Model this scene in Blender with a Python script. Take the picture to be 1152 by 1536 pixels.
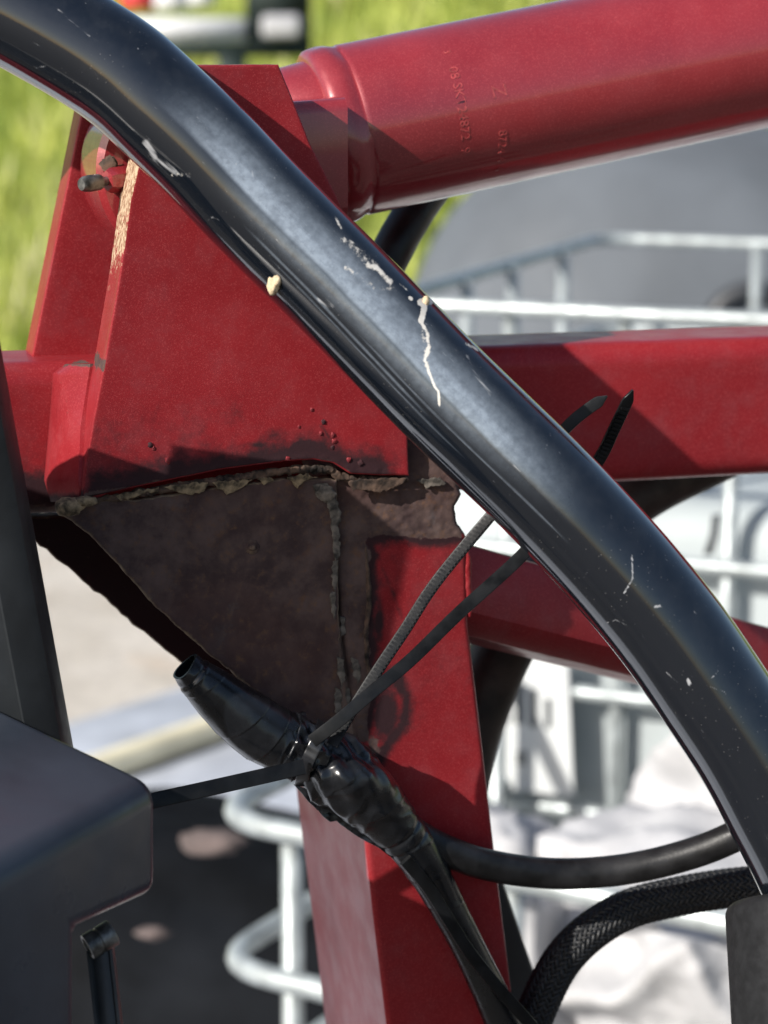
import bpy, bmesh, math, random
import numpy as np
from mathutils import Vector, Matrix
from mathutils.geometry import delaunay_2d_cdt

random.seed(7)
RNG = np.random.default_rng(11)
for o in list(bpy.data.objects):
    bpy.data.objects.remove(o)
SC = bpy.context.scene
COL = SC.collection

# ------------------------------------------------------------------ camera
W, H = 1152.0, 1536.0
FPX = W / 0.35                      # focal length in photo pixels
PITCH = math.radians(12.0)
CAM = np.array([0.0, 0.0, 1.5])
FWD = np.array([0.0, math.cos(PITCH), -math.sin(PITCH)])
RGT = np.array([1.0, 0.0, 0.0])
UPV = np.array([0.0, math.sin(PITCH), math.cos(PITCH)])
cd = bpy.data.cameras.new("camera")
cam = bpy.data.objects.new("camera", cd)
COL.objects.link(cam)
cam.location = CAM
cam.rotation_euler = (math.pi / 2 - PITCH, 0, 0)
cd.sensor_fit = 'HORIZONTAL'
cd.sensor_width = 36.0
cd.lens = 36.0 / 0.35
cd.clip_start = 0.05
cd.clip_end = 500
cd.dof.use_dof = True
cd.dof.focus_distance = 0.965
cd.dof.aperture_fstop = 12.0
SC.camera = cam

# ------------------------------------------------------------------ light
SUN = Vector((-0.64, -0.56, 0.53)).normalized()      # towards the sun
wd = bpy.data.worlds.new("World")
SC.world = wd
wd.use_nodes = True
wn = wd.node_tree
sky = wn.nodes.new('ShaderNodeTexSky')
sky.sky_type = 'NISHITA'
sky.sun_disc = False
sky.sun_elevation = math.asin(SUN.z)
sky.sun_rotation = math.atan2(SUN.x, SUN.y)
sky.air_density = 1.0
sky.dust_density = 1.5
bg = wn.nodes['Background']
bg.inputs['Strength'].default_value = 0.10
wn.links.new(sky.outputs[0], bg.inputs['Color'])
sl = bpy.data.lights.new("sun", 'SUN')
sl.energy = 5.0
sl.angle = math.radians(0.53)
sl.color = (1.0, 0.95, 0.88)
so = bpy.data.objects.new("sun", sl)
COL.objects.link(so)
so.rotation_euler = (-SUN).to_track_quat('-Z', 'Y').to_euler()
so.location = (-3, -2, 5)
SC.view_settings.view_transform = 'Standard'
SC.view_settings.look = 'None'
SC.view_settings.exposure = 0.38
SC.view_settings.gamma = 1.0

# ------------------------------------------------------------------ projection helpers
def ray(px, py):
    px = np.asarray(px, float); py = np.asarray(py, float)
    return FWD + ((px - W / 2) / FPX)[..., None] * RGT + ((H / 2 - py) / FPX)[..., None] * UPV
def P(px, py, d):
    return CAM + ray(px, py) * np.asarray(d, float)[..., None]
def PX(w):
    v = np.asarray(w, float) - CAM
    d = v @ FWD
    return W / 2 + FPX * (v @ RGT) / d, H / 2 - FPX * (v @ UPV) / d, d
YAW = math.radians(17.0)
XM = np.array([math.cos(YAW), math.sin(YAW), 0.0])     # along the machine's beam
YM = np.array([-math.sin(YAW), math.cos(YAW), 0.0])    # away from the viewer, across the machine
OM = P(450, 700, 1.0)                                  # a point of the machine's front plane
def dF(px, py, off=0.0):
    r = ray(px, py)
    return (((OM - CAM) @ YM) + off) / (r @ YM)
def F2(px, py, off=0.0):
    return P(px, py, dF(px, py, off))
def ground(px, py, z=0.0):
    r = ray(px, py)
    return CAM + r * ((z - CAM[2]) / r[..., 2])[..., None]
PXM = 0.000304                                          # metres per photo pixel at one metre

# ------------------------------------------------------------------ noise
_tab = RNG.random((64, 64, 64))
def vnoise(p):
    p = np.asarray(p, float)
    i = np.floor(p).astype(int); f = p - i
    f = f * f * (3 - 2 * f)
    o = 0
    for dx in (0, 1):
        wx = f[..., 0] if dx else 1 - f[..., 0]
        for dy in (0, 1):
            wy = f[..., 1] if dy else 1 - f[..., 1]
            for dz in (0, 1):
                wz = f[..., 2] if dz else 1 - f[..., 2]
                o = o + wx * wy * wz * _tab[(i[..., 0] + dx) % 64, (i[..., 1] + dy) % 64, (i[..., 2] + dz) % 64]
    return o
def fbm(p, oct=4):
    p = np.asarray(p, float); a, s, o = 1.0, 0.0, 0.0
    for k in range(oct):
        o = o + a * vnoise(p * 2 ** k + 7.3 * k); s += a; a *= 0.5
    return o / s
def n2(px, py, sc, seed=0.0, oct=4):
    return fbm(np.stack([np.asarray(px) / sc, np.asarray(py) / sc, np.full(np.shape(px), seed + 0.37)], -1), oct)
def sm(x, a, b):
    t = np.clip((x - a) / (b - a), 0, 1)
    return t * t * (3 - 2 * t)

# ------------------------------------------------------------------ object helpers
def link(o, parent=None):
    COL.objects.link(o)
    if parent is not None:
        o.parent = parent
    return o
def tag(o, label=None, cat=None, group=None, kind=None):
    if label: o['label'] = label
    if cat: o['category'] = cat
    if group: o['group'] = group
    if kind: o['kind'] = kind
    return o
def thing(name, loc, label, cat, group=None):
    e = bpy.data.objects.new(name, None)
    e.empty_display_size = 0.05
    e.location = loc
    COL.objects.link(e)
    return tag(e, label, cat, group)
def origin_of(parent):
    o = np.zeros(3)
    while parent is not None:
        o += np.array(parent.location); parent = parent.parent
    return o
def obj(name, verts, faces, mat, parent=None, attrs=None, sharp=40.0, loc=None):
    v = np.asarray(verts, float)
    base = origin_of(parent)
    if loc is None:
        loc = np.array(v.mean(0)) if len(v) else base
    me = bpy.data.meshes.new(name)
    me.from_pydata((v - loc).tolist(), [], faces)
    me.update()
    bm = bmesh.new(); bm.from_mesh(me)
    bmesh.ops.recalc_face_normals(bm, faces=bm.faces)
    bm.to_mesh(me); bm.free()
    me.polygons.foreach_set('use_smooth', [True] * len(me.polygons))
    if sharp is not None:
        me.set_sharp_from_angle(angle=math.radians(sharp))
    if attrs:
        for k, a in attrs.items():
            at = me.attributes.new(k, 'FLOAT', 'POINT')
            at.data.foreach_set('value', np.asarray(a, np.float32))
    me.materials.append(mat)
    o = bpy.data.objects.new(name, me)
    o.location = np.asarray(loc) - base
    return link(o, parent)
def spline(pts, n):
    """Catmull-Rom through rows of pts, n samples, roughly even in arc length."""
    p = np.asarray(pts, float)
    p = np.vstack([2 * p[0] - p[1], p, 2 * p[-1] - p[-2]])
    out = []
    for i in range(1, len(p) - 2):
        t = np.linspace(0, 1, 24, endpoint=False)[:, None]
        a, b, c, d = p[i - 1], p[i], p[i + 1], p[i + 2]
        out.append(0.5 * (2 * b + (c - a) * t + (2 * a - 5 * b + 4 * c - d) * t ** 2 + (3 * b - a - 3 * c + d) * t ** 3))
    out.append(p[-2][None])
    q = np.vstack(out)
    k = min(3, q.shape[1])
    s = np.concatenate([[0], np.cumsum(np.linalg.norm(np.diff(q[:, :k], axis=0), axis=1))])
    u = np.linspace(0, s[-1], n)
    return np.stack([np.interp(u, s, q[:, j]) for j in range(q.shape[1])], 1)
def frames(path, ref=None):
    path = np.asarray(path, float)
    T = np.gradient(path, axis=0); T /= np.linalg.norm(T, axis=1)[:, None]
    N = np.zeros_like(T)
    r = np.array(ref if ref is not None else -FWD, float)
    n = r - T[0] * (r @ T[0]); n /= np.linalg.norm(n); N[0] = n
    for i in range(1, len(T)):
        if ref is not None:
            n = r - T[i] * (r @ T[i])
        else:
            n = n - T[i] * (n @ T[i])
        n = n / np.linalg.norm(n); N[i] = n
    return T, N, np.cross(T, N)
def sweep(path, rad, nseg=24, rmul=None, ref=None, cap=True):
    """round sweep; rmul(i-array, theta-array) scales the radius"""
    path = np.asarray(path, float); n = len(path)
    rad = np.broadcast_to(np.asarray(rad, float), (n,))
    T, N, B = frames(path, ref)
    th = np.linspace(0, 2 * math.pi, nseg, endpoint=False)
    R = rad[:, None] * np.ones((1, nseg))
    if rmul is not None:
        R = R * rmul
    V = path[:, None, :] + R[..., None] * (np.cos(th)[None, :, None] * N[:, None, :] + np.sin(th)[None, :, None] * B[:, None, :])
    V = V.reshape(-1, 3)
    I = np.arange(n - 1)[:, None] * nseg; J = np.arange(nseg)[None, :]; J2 = (J + 1) % nseg
    F = np.stack([I + J, I + J2, I + nseg + J2, I + nseg + J], -1).reshape(-1, 4).tolist()
    if cap:
        F.append(list(range(nseg))); F.append(list(range((n - 1) * nseg, n * nseg)))
    return V, F
def prism(path, prof, ux, uy, cap=True):
    """profile (list of 2D points, along ux/uy) carried along the path points"""
    path = np.asarray(path, float); prof = np.asarray(prof, float)
    ux = np.asarray(ux, float); uy = np.asarray(uy, float); k = len(prof); n = len(path)
    V = (path[:, None, :] + prof[None, :, 0, None] * ux + prof[None, :, 1, None] * uy).reshape(-1, 3)
    F = [[i * k + j, i * k + (j + 1) % k, (i + 1) * k + (j + 1) % k, (i + 1) * k + j] for i in range(n - 1) for j in range(k)]
    if cap:
        F.append(list(range(k))); F.append(list(range((n - 1) * k, n * k)))
    return V, F
def rrect(w, h, r, n=5):
    out = []
    for cx, cy, a0 in ((w / 2 - r, h / 2 - r, 0), (-w / 2 + r, h / 2 - r, 90), (-w / 2 + r, -h / 2 + r, 180), (w / 2 - r, -h / 2 + r, 270)):
        for i in range(n + 1):
            a = math.radians(a0 + 90 * i / n)
            out.append((cx + r * math.cos(a), cy + r * math.sin(a)))
    return out
def lathe(p0, axis, prof, nseg=48, ref=(0, 0, 1)):
    """prof: list of (t along axis, radius)"""
    axis = np.asarray(axis, float); axis = axis / np.linalg.norm(axis)
    a = np.asarray(ref, float); a = a - axis * (a @ axis); a /= np.linalg.norm(a); b = np.cross(axis, a)
    th = np.linspace(0, 2 * math.pi, nseg, endpoint=False)
    V = np.concatenate([np.asarray(p0) + t * axis + r * (np.cos(th)[:, None] * a + np.sin(th)[:, None] * b) for t, r in prof])
    n = len(prof)
    F = [[i * nseg + j, i * nseg + (j + 1) % nseg, (i + 1) * nseg + (j + 1) % nseg, (i + 1) * nseg + j] for i in range(n - 1) for j in range(nseg)]
    F.append(list(range(nseg))); F.append(list(range((n - 1) * nseg, n * nseg)))
    return V, F
def box(c, ux, uy, uz, sx, sy, sz):
    c, ux, uy, uz = [np.asarray(q, float) for q in (c, ux, uy, uz)]
    V = [c + sx / 2 * a * ux + sy / 2 * b * uy + sz / 2 * d * uz for a in (-1, 1) for b in (-1, 1) for d in (-1, 1)]
    return np.array(V), [[0, 1, 3, 2], [4, 6, 7, 5], [0, 4, 5, 1], [2, 3, 7, 6], [0, 2, 6, 4], [1, 5, 7, 3]]
def bevel(o, w, seg=3, ang=30):
    m = o.modifiers.new('bevel', 'BEVEL'); m.width = w; m.segments = seg; m.limit_method = 'ANGLE'; m.angle_limit = math.radians(ang)
    m.harden_normals = False
    return o
def merge(parts):
    V, F, k = [], [], 0
    for v, f in parts:
        V.append(np.asarray(v)); F += [[i + k for i in q] for q in f]; k += len(v)
    return np.vstack(V), F
def blob(c, r, squash=(1, 1, 1), amp=0.25, seed=0.0, sub=3, freq=2.0):
    bm = bmesh.new(); bmesh.ops.create_icosphere(bm, subdivisions=sub, radius=1.0)
    v = np.array([x.co for x in bm.verts]); f = [[x.index for x in q.verts] for q in bm.faces]; bm.free()
    n = fbm(v * freq + 20 + seed, 3) - 0.5
    return np.asarray(c) + v * (1 + 2 * amp * n)[:, None] * r * np.asarray(squash), f

def inside(poly, q):
    x, y = q[:, 0], q[:, 1]; r = np.zeros(len(q), bool)
    a = poly; b = np.roll(poly, -1, 0)
    for (x1, y1), (x2, y2) in zip(a, b):
        if y1 == y2: continue
        c = ((y1 > y) != (y2 > y)) & (x < (x2 - x1) * (y - y1) / (y2 - y1) + x1)
        r ^= c
    return r
def dist_poly(poly, q):
    d = np.full(len(q), 1e9)
    a = poly; b = np.roll(poly, -1, 0)
    for p, s in zip(a, b):
        e = s - p; L = e @ e
        t = np.clip(((q - p) @ e) / max(L, 1e-9), 0, 1)
        d = np.minimum(d, np.linalg.norm(q - p - t[:, None] * e, axis=1))
    return d
def dist_line(pts, px, py):
    pts = np.asarray(pts, float); q = np.stack([px, py], -1)
    d = np.full(q.shape[:-1], 1e9)
    for p, s in zip(pts[:-1], pts[1:]):
        e = s - p
        t = np.clip(((q - p) @ e) / max(e @ e, 1e-9), 0, 1)
        d = np.minimum(d, np.linalg.norm(q - p - t[..., None] * e, axis=-1))
    return d
def resample(poly, step):
    out = []
    for p, q in zip(poly, np.roll(poly, -1, 0)):
        n = max(1, int(np.linalg.norm(q - p) / step))
        out.append(p + (q - p) * np.linspace(0, 1, n, endpoint=False)[:, None])
    return np.vstack(out)
def plate(name, outline, off, thick, mat, parent, step=3.0, jag=0.0, jscale=14.0, bev=3.0, fattr=None, wattr=None, disp=None, rings=3, seed=0.0, jmask=None):
    """steel plate lying in the machine's plane at depth `off`; outline in photo pixels on that plane.
    Dense front face, rounded front edge, walls and back."""
    poly = resample(np.asarray(outline, float), step * 1.6)
    t = np.roll(poly, -1, 0) - np.roll(poly, 1, 0)
    nrm = np.stack([t[:, 1], -t[:, 0]], 1); nrm /= np.maximum(np.linalg.norm(nrm, axis=1), 1e-9)[:, None]
    area = 0.5 * np.sum(poly[:, 0] * np.roll(poly[:, 1], -1) - np.roll(poly[:, 0], -1) * poly[:, 1])
    if area > 0: nrm = -nrm                        # inward normals
    if inside(poly, poly[:40] + nrm[:40] * 2).mean() < 0.5: nrm = -nrm
    if jag:
        poly = poly + nrm * ((n2(poly[:, 0], poly[:, 1], jscale, 3 + seed) - 0.5) * 2 * jag * (jmask(poly[:, 0], poly[:, 1]) if jmask else 1.0))[:, None]
    inner = poly + nrm * bev
    lo, hi = inner.min(0), inner.max(0)
    gx, gy = np.meshgrid(np.arange(lo[0], hi[0], step), np.arange(lo[1], hi[1], step * 0.87))
    gx = gx + (np.arange(gx.shape[0]) % 2)[:, None] * step * 0.5
    g = np.stack([gx.ravel(), gy.ravel()], 1)
    g = g[inside(inner, g)]
    g = g[dist_poly(inner, g) > step * 0.6]
    allp = np.vstack([inner, g]); nb = len(inner)
    ed = [(i, (i + 1) % nb) for i in range(nb)]
    vo, _, fo, _, _, _ = delaunay_2d_cdt([Vector(p) for p in allp], ed, [], 1, 1e-4)
    vo = np.array([tuple(p) for p in vo])
    dz = disp(vo[:, 0], vo[:, 1]) if disp is not None else np.zeros(len(vo))
    V = [F2(vo[:, 0], vo[:, 1], off) - YM * dz[:, None]]
    fa = fattr(vo[:, 0], vo[:, 1]) if fattr else {}
    A = {k: [v] for k, v in fa.items()}
    F = [list(f) for f in fo]
    k = len(vo); ringidx = []
    bm_ = bev * PXM
    d0 = disp(inner[:, 0], inner[:, 1]) if disp is not None else np.zeros(nb)
    for i in range(rings, -1, -1):
        a = math.pi / 2 * i / rings
        q = poly + nrm * bev * (1 - math.cos(a))
        dep = bm_ * (1 - math.sin(a))
        V.append(F2(q[:, 0], q[:, 1], off) + YM * (dep - d0 * math.sin(a))[:, None])
        wa = (wattr or fattr)(q[:, 0], q[:, 1]) if (i < rings and (wattr or fattr)) else (fattr(q[:, 0], q[:, 1]) if fattr else {})
        for kk in A: A[kk].append(wa.get(kk, np.zeros(nb)))
        ringidx.append(k); k += nb
    base = F2(poly[:, 0], poly[:, 1], off)
    nw = max(1, int(thick / 0.004)) if wattr else 1
    for i in range(1, nw + 1):
        V.append(base + YM * (bm_ + (thick - bm_) * i / nw))
        wa = (wattr or fattr)(poly[:, 0] + 3.1 * i, poly[:, 1]) if (wattr or fattr) else {}
        for kk in A: A[kk].append(wa.get(kk, np.zeros(nb)))
        ringidx.append(k); k += nb
    for a, b in zip(ringidx[:-1], ringidx[1:]):
        F += [[a + j, a + (j + 1) % nb, b + (j + 1) % nb, b + j] for j in range(nb)]
    F.append([ringidx[-1] + j for j in range(nb)])
    # weld the front face's border to the first ring
    V = np.vstack(V)
    A = {kk: np.concatenate(v) for kk, v in A.items()}
    o = obj(name, V, F, mat, parent, A, sharp=None)
    bm = bmesh.new(); bm.from_mesh(o.data)
    bmesh.ops.remove_doubles(bm, verts=bm.verts, dist=2e-6)
    bmesh.ops.recalc_face_normals(bm, faces=bm.faces)
    bm.to_mesh(o.data); bm.free()
    o.data.set_sharp_from_angle(angle=math.radians(45))
    return o

# ------------------------------------------------------------------ material helpers
class NT:
    def __init__(s, name):
        s.m = bpy.data.materials.new(name); s.m.use_nodes = True
        s.t = s.m.node_tree; s.b = s.t.nodes['Principled BSDF']
        s.co = s.t.nodes.new('ShaderNodeTexCoord').outputs['Object']
    def link(s, a, b): s.t.links.new(a, b)
    def val(s, x, inp):
        if hasattr(x, 'is_linked'): s.link(x, inp)
        else: inp.default_value = x
    def noise(s, scale, detail=4, rough=0.55, vec=None, dist=0.0):
        n = s.t.nodes.new('ShaderNodeTexNoise'); n.inputs['Scale'].default_value = scale
        n.inputs['Detail'].default_value = detail; n.inputs['Roughness'].default_value = rough
        n.inputs['Distortion'].default_value = dist
        s.link(vec if vec is not None else s.co, n.inputs['Vector']); return n.outputs['Fac']
    def voro(s, scale, out='Distance', feature='F1', rand=1.0, vec=None):
        n = s.t.nodes.new('ShaderNodeTexVoronoi'); n.feature = feature; n.inputs['Scale'].default_value = scale
        n.inputs['Randomness'].default_value = rand
        s.link(vec if vec is not None else s.co, n.inputs['Vector']); return n.outputs[out]
    def math(s, op, a, b=0.0, c=0.0, clamp=False):
        n = s.t.nodes.new('ShaderNodeMath'); n.operation = op; n.use_clamp = clamp
        s.val(a, n.inputs[0]); s.val(b, n.inputs[1]); s.val(c, n.inputs[2]); return n.outputs[0]
    def ramp(s, x, a, b, lo=0.0, hi=1.0):
        n = s.t.nodes.new('ShaderNodeMapRange'); n.interpolation_type = 'SMOOTHSTEP'
        s.val(x, n.inputs['Value']); n.inputs['From Min'].default_value = a; n.inputs['From Max'].default_value = b
        n.inputs['To Min'].default_value = lo; n.inputs['To Max'].default_value = hi; return n.outputs['Result']
    def mix(s, f, a, b):
        n = s.t.nodes.new('ShaderNodeMix'); n.data_type = 'RGBA'
        s.val(f, n.inputs['Factor'])
        for x, i in ((a, n.inputs[6]), (b, n.inputs[7])):
            if hasattr(x, 'is_linked'): s.link(x, i)
            else: i.default_value = (*x, 1.0)
        return n.outputs[2]
    def fmix(s, f, a, b):
        n = s.t.nodes.new('ShaderNodeMix'); n.data_type = 'FLOAT'
        s.val(f, n.inputs['Factor']); s.val(a, n.inputs[2]); s.val(b, n.inputs[3]); return n.outputs[0]
    def attr(s, name):
        n = s.t.nodes.new('ShaderNodeAttribute'); n.attribute_name = name; return n.outputs['Fac']
    def vec(s, x, y, z):
        n = s.t.nodes.new('ShaderNodeCombineXYZ'); s.val(x, n.inputs[0]); s.val(y, n.inputs[1]); s.val(z, n.inputs[2]); return n.outputs[0]
    def bump(s, h, strength=0.3, dist=0.001, normal=None):
        n = s.t.nodes.new('ShaderNodeBump'); n.inputs['Strength'].default_value = strength; n.inputs['Distance'].default_value = dist
        s.link(h, n.inputs['Height'])
        if normal is not None: s.link(normal, n.inputs['Normal'])
        return n.outputs['Normal']
    def set(s, **k):
        names = dict(base='Base Color', rough='Roughness', metal='Metallic', coat='Coat Weight', coatr='Coat Roughness', spec='Specular IOR Level',
                     normal='Normal', trans='Transmission Weight', sss='Subsurface Weight', sheen='Sheen Weight', cnormal='Coat Normal')
        for q, v in k.items():
            i = s.b.inputs[names[q]]
            if hasattr(v, 'is_linked'): s.link(v, i)
            elif isinstance(v, tuple): i.default_value = (*v, 1.0)
            else: i.default_value = v
        return s
def simple(name, col, rough=0.5, var=0.15, scale=30.0, metal=0.0, bumps=0.15, bscale=300.0, bdist=0.0006, coat=0.0, spec=0.5):
    n = NT(name)
    v = n.noise(scale, 5)
    c2 = tuple(max(0, c * (1 - 2 * var)) for c in col); c3 = tuple(min(1, c * (1 + 2 * var)) for c in col)
    n.set(base=n.mix(n.ramp(v, 0.3, 0.7), c2, c3), rough=n.ramp(n.noise(scale * 1.7, 3), 0.3, 0.7, max(0.02, rough - 0.08), min(1, rough + 0.08)),
          metal=metal, coat=coat, spec=spec)
    if bumps: n.set(normal=n.bump(n.noise(bscale, 4), bumps, bdist))
    return n.m

def red_paint(name='red_paint', dull=0.0, coatw=0.14):
    n = NT(name)
    fine = n.noise(1700, 2, 0.6)
    big = n.noise(14, 4)
    flake = n.voro(2300, 'Color')
    fl = n.t.nodes.new('ShaderNodeSeparateColor'); n.link(flake, fl.inputs[0])
    red = n.mix(n.ramp(big, 0.3, 0.7), (0.235, 0.0110, 0.0160), (0.30, 0.015, 0.0205))
    red = n.mix(n.ramp(fl.outputs[0], 0.70, 1.0, 0, 0.28), red, (0.55, 0.09, 0.09))
    # thin film of dust
    red = n.mix(n.ramp(n.noise(60, 6, 0.65), 0.40, 0.85, 0.03, 0.15 + dull), red, (0.25, 0.20, 0.22))
    # specks of grit
    gr = n.math('MULTIPLY', n.ramp(n.voro(420), 0.05, 0.12, 1, 0), n.ramp(n.noise(40, 2), 0.5, 0.66))
    red = n.mix(n.math('MULTIPLY', gr, 0.10), red, (0.55, 0.45, 0.43))
    brk = n.math('MULTIPLY', n.math('SUBTRACT', n.noise(170, 7, 0.68), 0.5), 1.3)
    brk2 = n.math('MULTIPLY', n.math('SUBTRACT', n.noise(420, 5, 0.7), 0.5), 0.9)
    rust = n.ramp(n.math('ADD', n.attr('rust'), brk), 0.40, 0.60)
    sc = n.ramp(n.math('ADD', n.attr('scorch_shade'), n.math('MULTIPLY', brk, 0.8)), 0.15, 0.92)
    chip = n.ramp(n.math('ADD', n.attr('chip'), brk2), 0.42, 0.58)
    tan = n.ramp(n.math('ADD', n.attr('dust'), n.math('MULTIPLY', brk, 1.0)), 0.35, 0.85)
    # rusty steel
    rv = n.noise(55, 7, 0.65)
    rc = n.mix(n.ramp(rv, 0.33, 0.68), (0.054, 0.034, 0.034), (0.125, 0.084, 0.075))
    rc = n.mix(n.ramp(n.noise(11, 3, 0.5), 0.42, 0.62, 0, 0.6), rc, (0.075, 0.036, 0.031))
    rc = n.mix(n.ramp(n.noise(17, 4, 0.6), 0.55, 0.70, 0, 0.5), rc, (0.045, 0.042, 0.048))
    rc = n.mix(n.ramp(n.noise(230, 5, 0.7), 0.52, 0.75, 0, 0.75), rc, (0.16, 0.085, 0.047))
    rc = n.mix(n.ramp(n.noise(70, 6, 0.7), 0.56, 0.70, 0, 0.5), rc, (0.15, 0.070, 0.034))
    rc = n.mix(n.ramp(n.noise(33, 5, 0.7), 0.58, 0.72, 0, 0.55), rc, (0.11, 0.10, 0.105))
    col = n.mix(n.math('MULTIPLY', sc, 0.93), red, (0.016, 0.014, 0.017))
    col = n.mix(rust, col, rc)
    col = n.mix(n.math('MULTIPLY', tan, 0.8), col, (0.27, 0.20, 0.13))
    cc = n.mix(n.ramp(n.noise(380, 3, 0.7), 0.42, 0.6), (0.50, 0.37, 0.25), (0.22, 0.12, 0.07))
    col = n.mix(chip, col, cc)
    bad = n.math('MAXIMUM', n.math('MAXIMUM', rust, chip), n.math('MULTIPLY', sc, 0.75))
    rough = n.fmix(bad, n.ramp(n.noise(45, 5), 0.3, 0.7, 0.30, 0.46), 0.86)
    met = n.fmix(bad, 0.15, 0.0)
    coat = n.fmix(bad, coatw, 0.0)
    n.b.inputs['Coat IOR'].default_value = 1.36 if coatw < 0.7 else 1.6
    h = n.math('ADD', n.math('MULTIPLY', fine, 0.25), n.math('MULTIPLY', n.math('MULTIPLY', n.noise(420, 6, 0.7), bad), 1.0))
    h = n.math('SUBTRACT', h, n.math('MULTIPLY', rust, 0.8))
    h = n.math('SUBTRACT', h, n.math('MULTIPLY', chip, 0.7))
    n.set(base=col, rough=rough, metal=met, coat=coat, coatr=0.06, spec=n.fmix(bad, 0.5 if coatw > 0.7 else 0.16, 0.2), normal=n.bump(h, 0.35, 0.0006))
    return n.m

def black_gloss():
    n = NT('black_gloss_paint')
    u = n.attr('u'); v = n.attr('v')
    st = n.noise(1.0, 6, 0.7, n.vec(n.math('MULTIPLY', u, 9.0), n.math('MULTIPLY', v, 260.0), 0.0))
    st2 = n.noise(1.0, 4, 0.6, n.vec(n.math('MULTIPLY', u, 60.0), n.math('MULTIPLY', v, 700.0), 3.0))
    cl = n.noise(28, 5, 0.6)
    fine = n.noise(900, 3, 0.6)
    # haze of fine dust lying on the upper side
    geo = n.t.nodes.new('ShaderNodeNewGeometry'); sx = n.t.nodes.new('ShaderNodeSeparateXYZ'); n.link(geo.outputs['Normal'], sx.inputs[0])
    up = n.ramp(sx.outputs[2], -0.05, 0.75)
    dustm = n.math('MULTIPLY', n.ramp(n.noise(120, 7, 0.7), 0.35, 0.8), up)
    sp = n.math('MULTIPLY', n.ramp(n.voro(420), 0.07, 0.12, 1, 0), n.ramp(n.noise(22, 3), 0.45, 0.62))
    col = n.mix(n.math('MULTIPLY', dustm, 0.035), (0.005, 0.007, 0.011), (0.33, 0.34, 0.36))
    col = n.mix(n.math('MULTIPLY', sp, 0.16), col, (0.5, 0.48, 0.45))
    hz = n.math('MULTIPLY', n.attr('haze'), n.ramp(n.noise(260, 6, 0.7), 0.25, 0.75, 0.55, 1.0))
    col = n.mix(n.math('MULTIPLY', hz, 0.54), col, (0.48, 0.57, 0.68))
    scr = n.ramp(n.math('ADD', n.attr('scratch'), n.math('MULTIPLY', n.math('SUBTRACT', st2, 0.5), 1.8)), 0.35, 0.9)
    col = n.mix(n.math('MULTIPLY', scr, 0.75), col, (0.42, 0.43, 0.45))
    mud = n.ramp(n.math('ADD', n.attr('mud'), n.math('MULTIPLY', n.math('SUBTRACT', n.noise(380, 6, 0.75), 0.5), 1.1)), 0.42, 0.62)
    col = n.mix(n.math('MULTIPLY', mud, 0.92), col, n.mix(n.noise(300, 3), (0.55, 0.51, 0.45), (0.80, 0.78, 0.74)))
    bad = n.math('MAXIMUM', mud, n.math('MULTIPLY', scr, 0.7))
    r = n.math('ADD', n.ramp(st, 0.35, 0.7, 0.07, 0.15), n.math('MULTIPLY', n.ramp(st2, 0.5, 0.75), 0.10))
    r = n.math('ADD', r, n.math('MULTIPLY', n.math('MULTIPLY', dustm, n.ramp(cl, 0.35, 0.65)), 0.25))
    r = n.math('ADD', r, n.math('MULTIPLY', hz, 0.22))
    r = n.fmix(bad, r, 0.8)
    h = n.math('ADD', n.math('MULTIPLY', st2, 0.25), n.math('ADD', n.math('MULTIPLY', fine, 0.12), n.math('MULTIPLY', mud, 2.0)))
    n.set(base=col, rough=r, spec=n.fmix(bad, 0.62, 0.2), coat=n.fmix(bad, 0.7, 0.0), coatr=0.05, normal=n.bump(h, 0.16, 0.0005))
    return n.m

def tape_mat():
    n = NT('black_vinyl_tape')
    c = n.mix(n.ramp(n.noise(90, 5, 0.6), 0.4, 0.75), (0.005, 0.006, 0.008), (0.013, 0.014, 0.017))
    dust = n.ramp(n.noise(420, 5, 0.7), 0.66, 0.85, 0, 0.10)
    n.set(base=n.mix(dust, c, (0.25, 0.24, 0.22)), rough=n.ramp(n.noise(70, 5), 0.3, 0.7, 0.20, 0.36), spec=0.6,
          normal=n.bump(n.math('ADD', n.noise(160, 5, 0.6), n.math('MULTIPLY', n.noise(35, 3), 2.0)), 0.10, 0.0008))
    return n.m

M = {}
M['red'] = red_paint()
M['redgloss'] = red_paint('gloss_red_paint', -0.08, 1.0)
M['gloss'] = black_gloss()
M['tape'] = tape_mat()
M['tie'] = simple('black_nylon', (0.007, 0.0075, 0.0085), 0.40, 0.2, 90, bumps=0.12, bscale=700, spec=0.25)
M['rubber'] = simple('black_rubber', (0.011, 0.011, 0.012), 0.42, 0.3, 60, bumps=0.2, bscale=600, spec=0.35)
M['braid'] = simple('black_braid', (0.010, 0.011, 0.013), 0.50, 0.3, 300, bumps=0.3, bscale=900)
M['cap'] = simple('grey_rubber', (0.014, 0.0145, 0.016), 0.55, 0.12, 200, bumps=0.2, bscale=600, spec=0.12)
M['boxblack'] = simple('black_powder_coat', (0.040, 0.049, 0.066), 0.34, 0.1, 20, bumps=0.12, bscale=900, bdist=0.0003)
M['panel'] = simple('gloss_black_panel', (0.004, 0.007, 0.009), 0.3, 0.1, 20, bumps=0.0, spec=0.3)
M['strut'] = simple('black_steel_paint', (0.022, 0.025, 0.028), 0.42, 0.15, 30, bumps=0.12, bscale=500)
M['pipe'] = simple('brown_rubber_pipe', (0.040, 0.030, 0.024), 0.55, 0.35, 35, bumps=0.25, bscale=300)
M['flake'] = simple('peeling_primer', (0.20, 0.145, 0.085), 0.9, 0.42, 240, bumps=0.5, bscale=500)
M['weldgrey'] = simple('grey_weld_slag', (0.115, 0.098, 0.082), 0.8, 0.45, 170, bumps=0.6, bscale=420)
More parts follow.
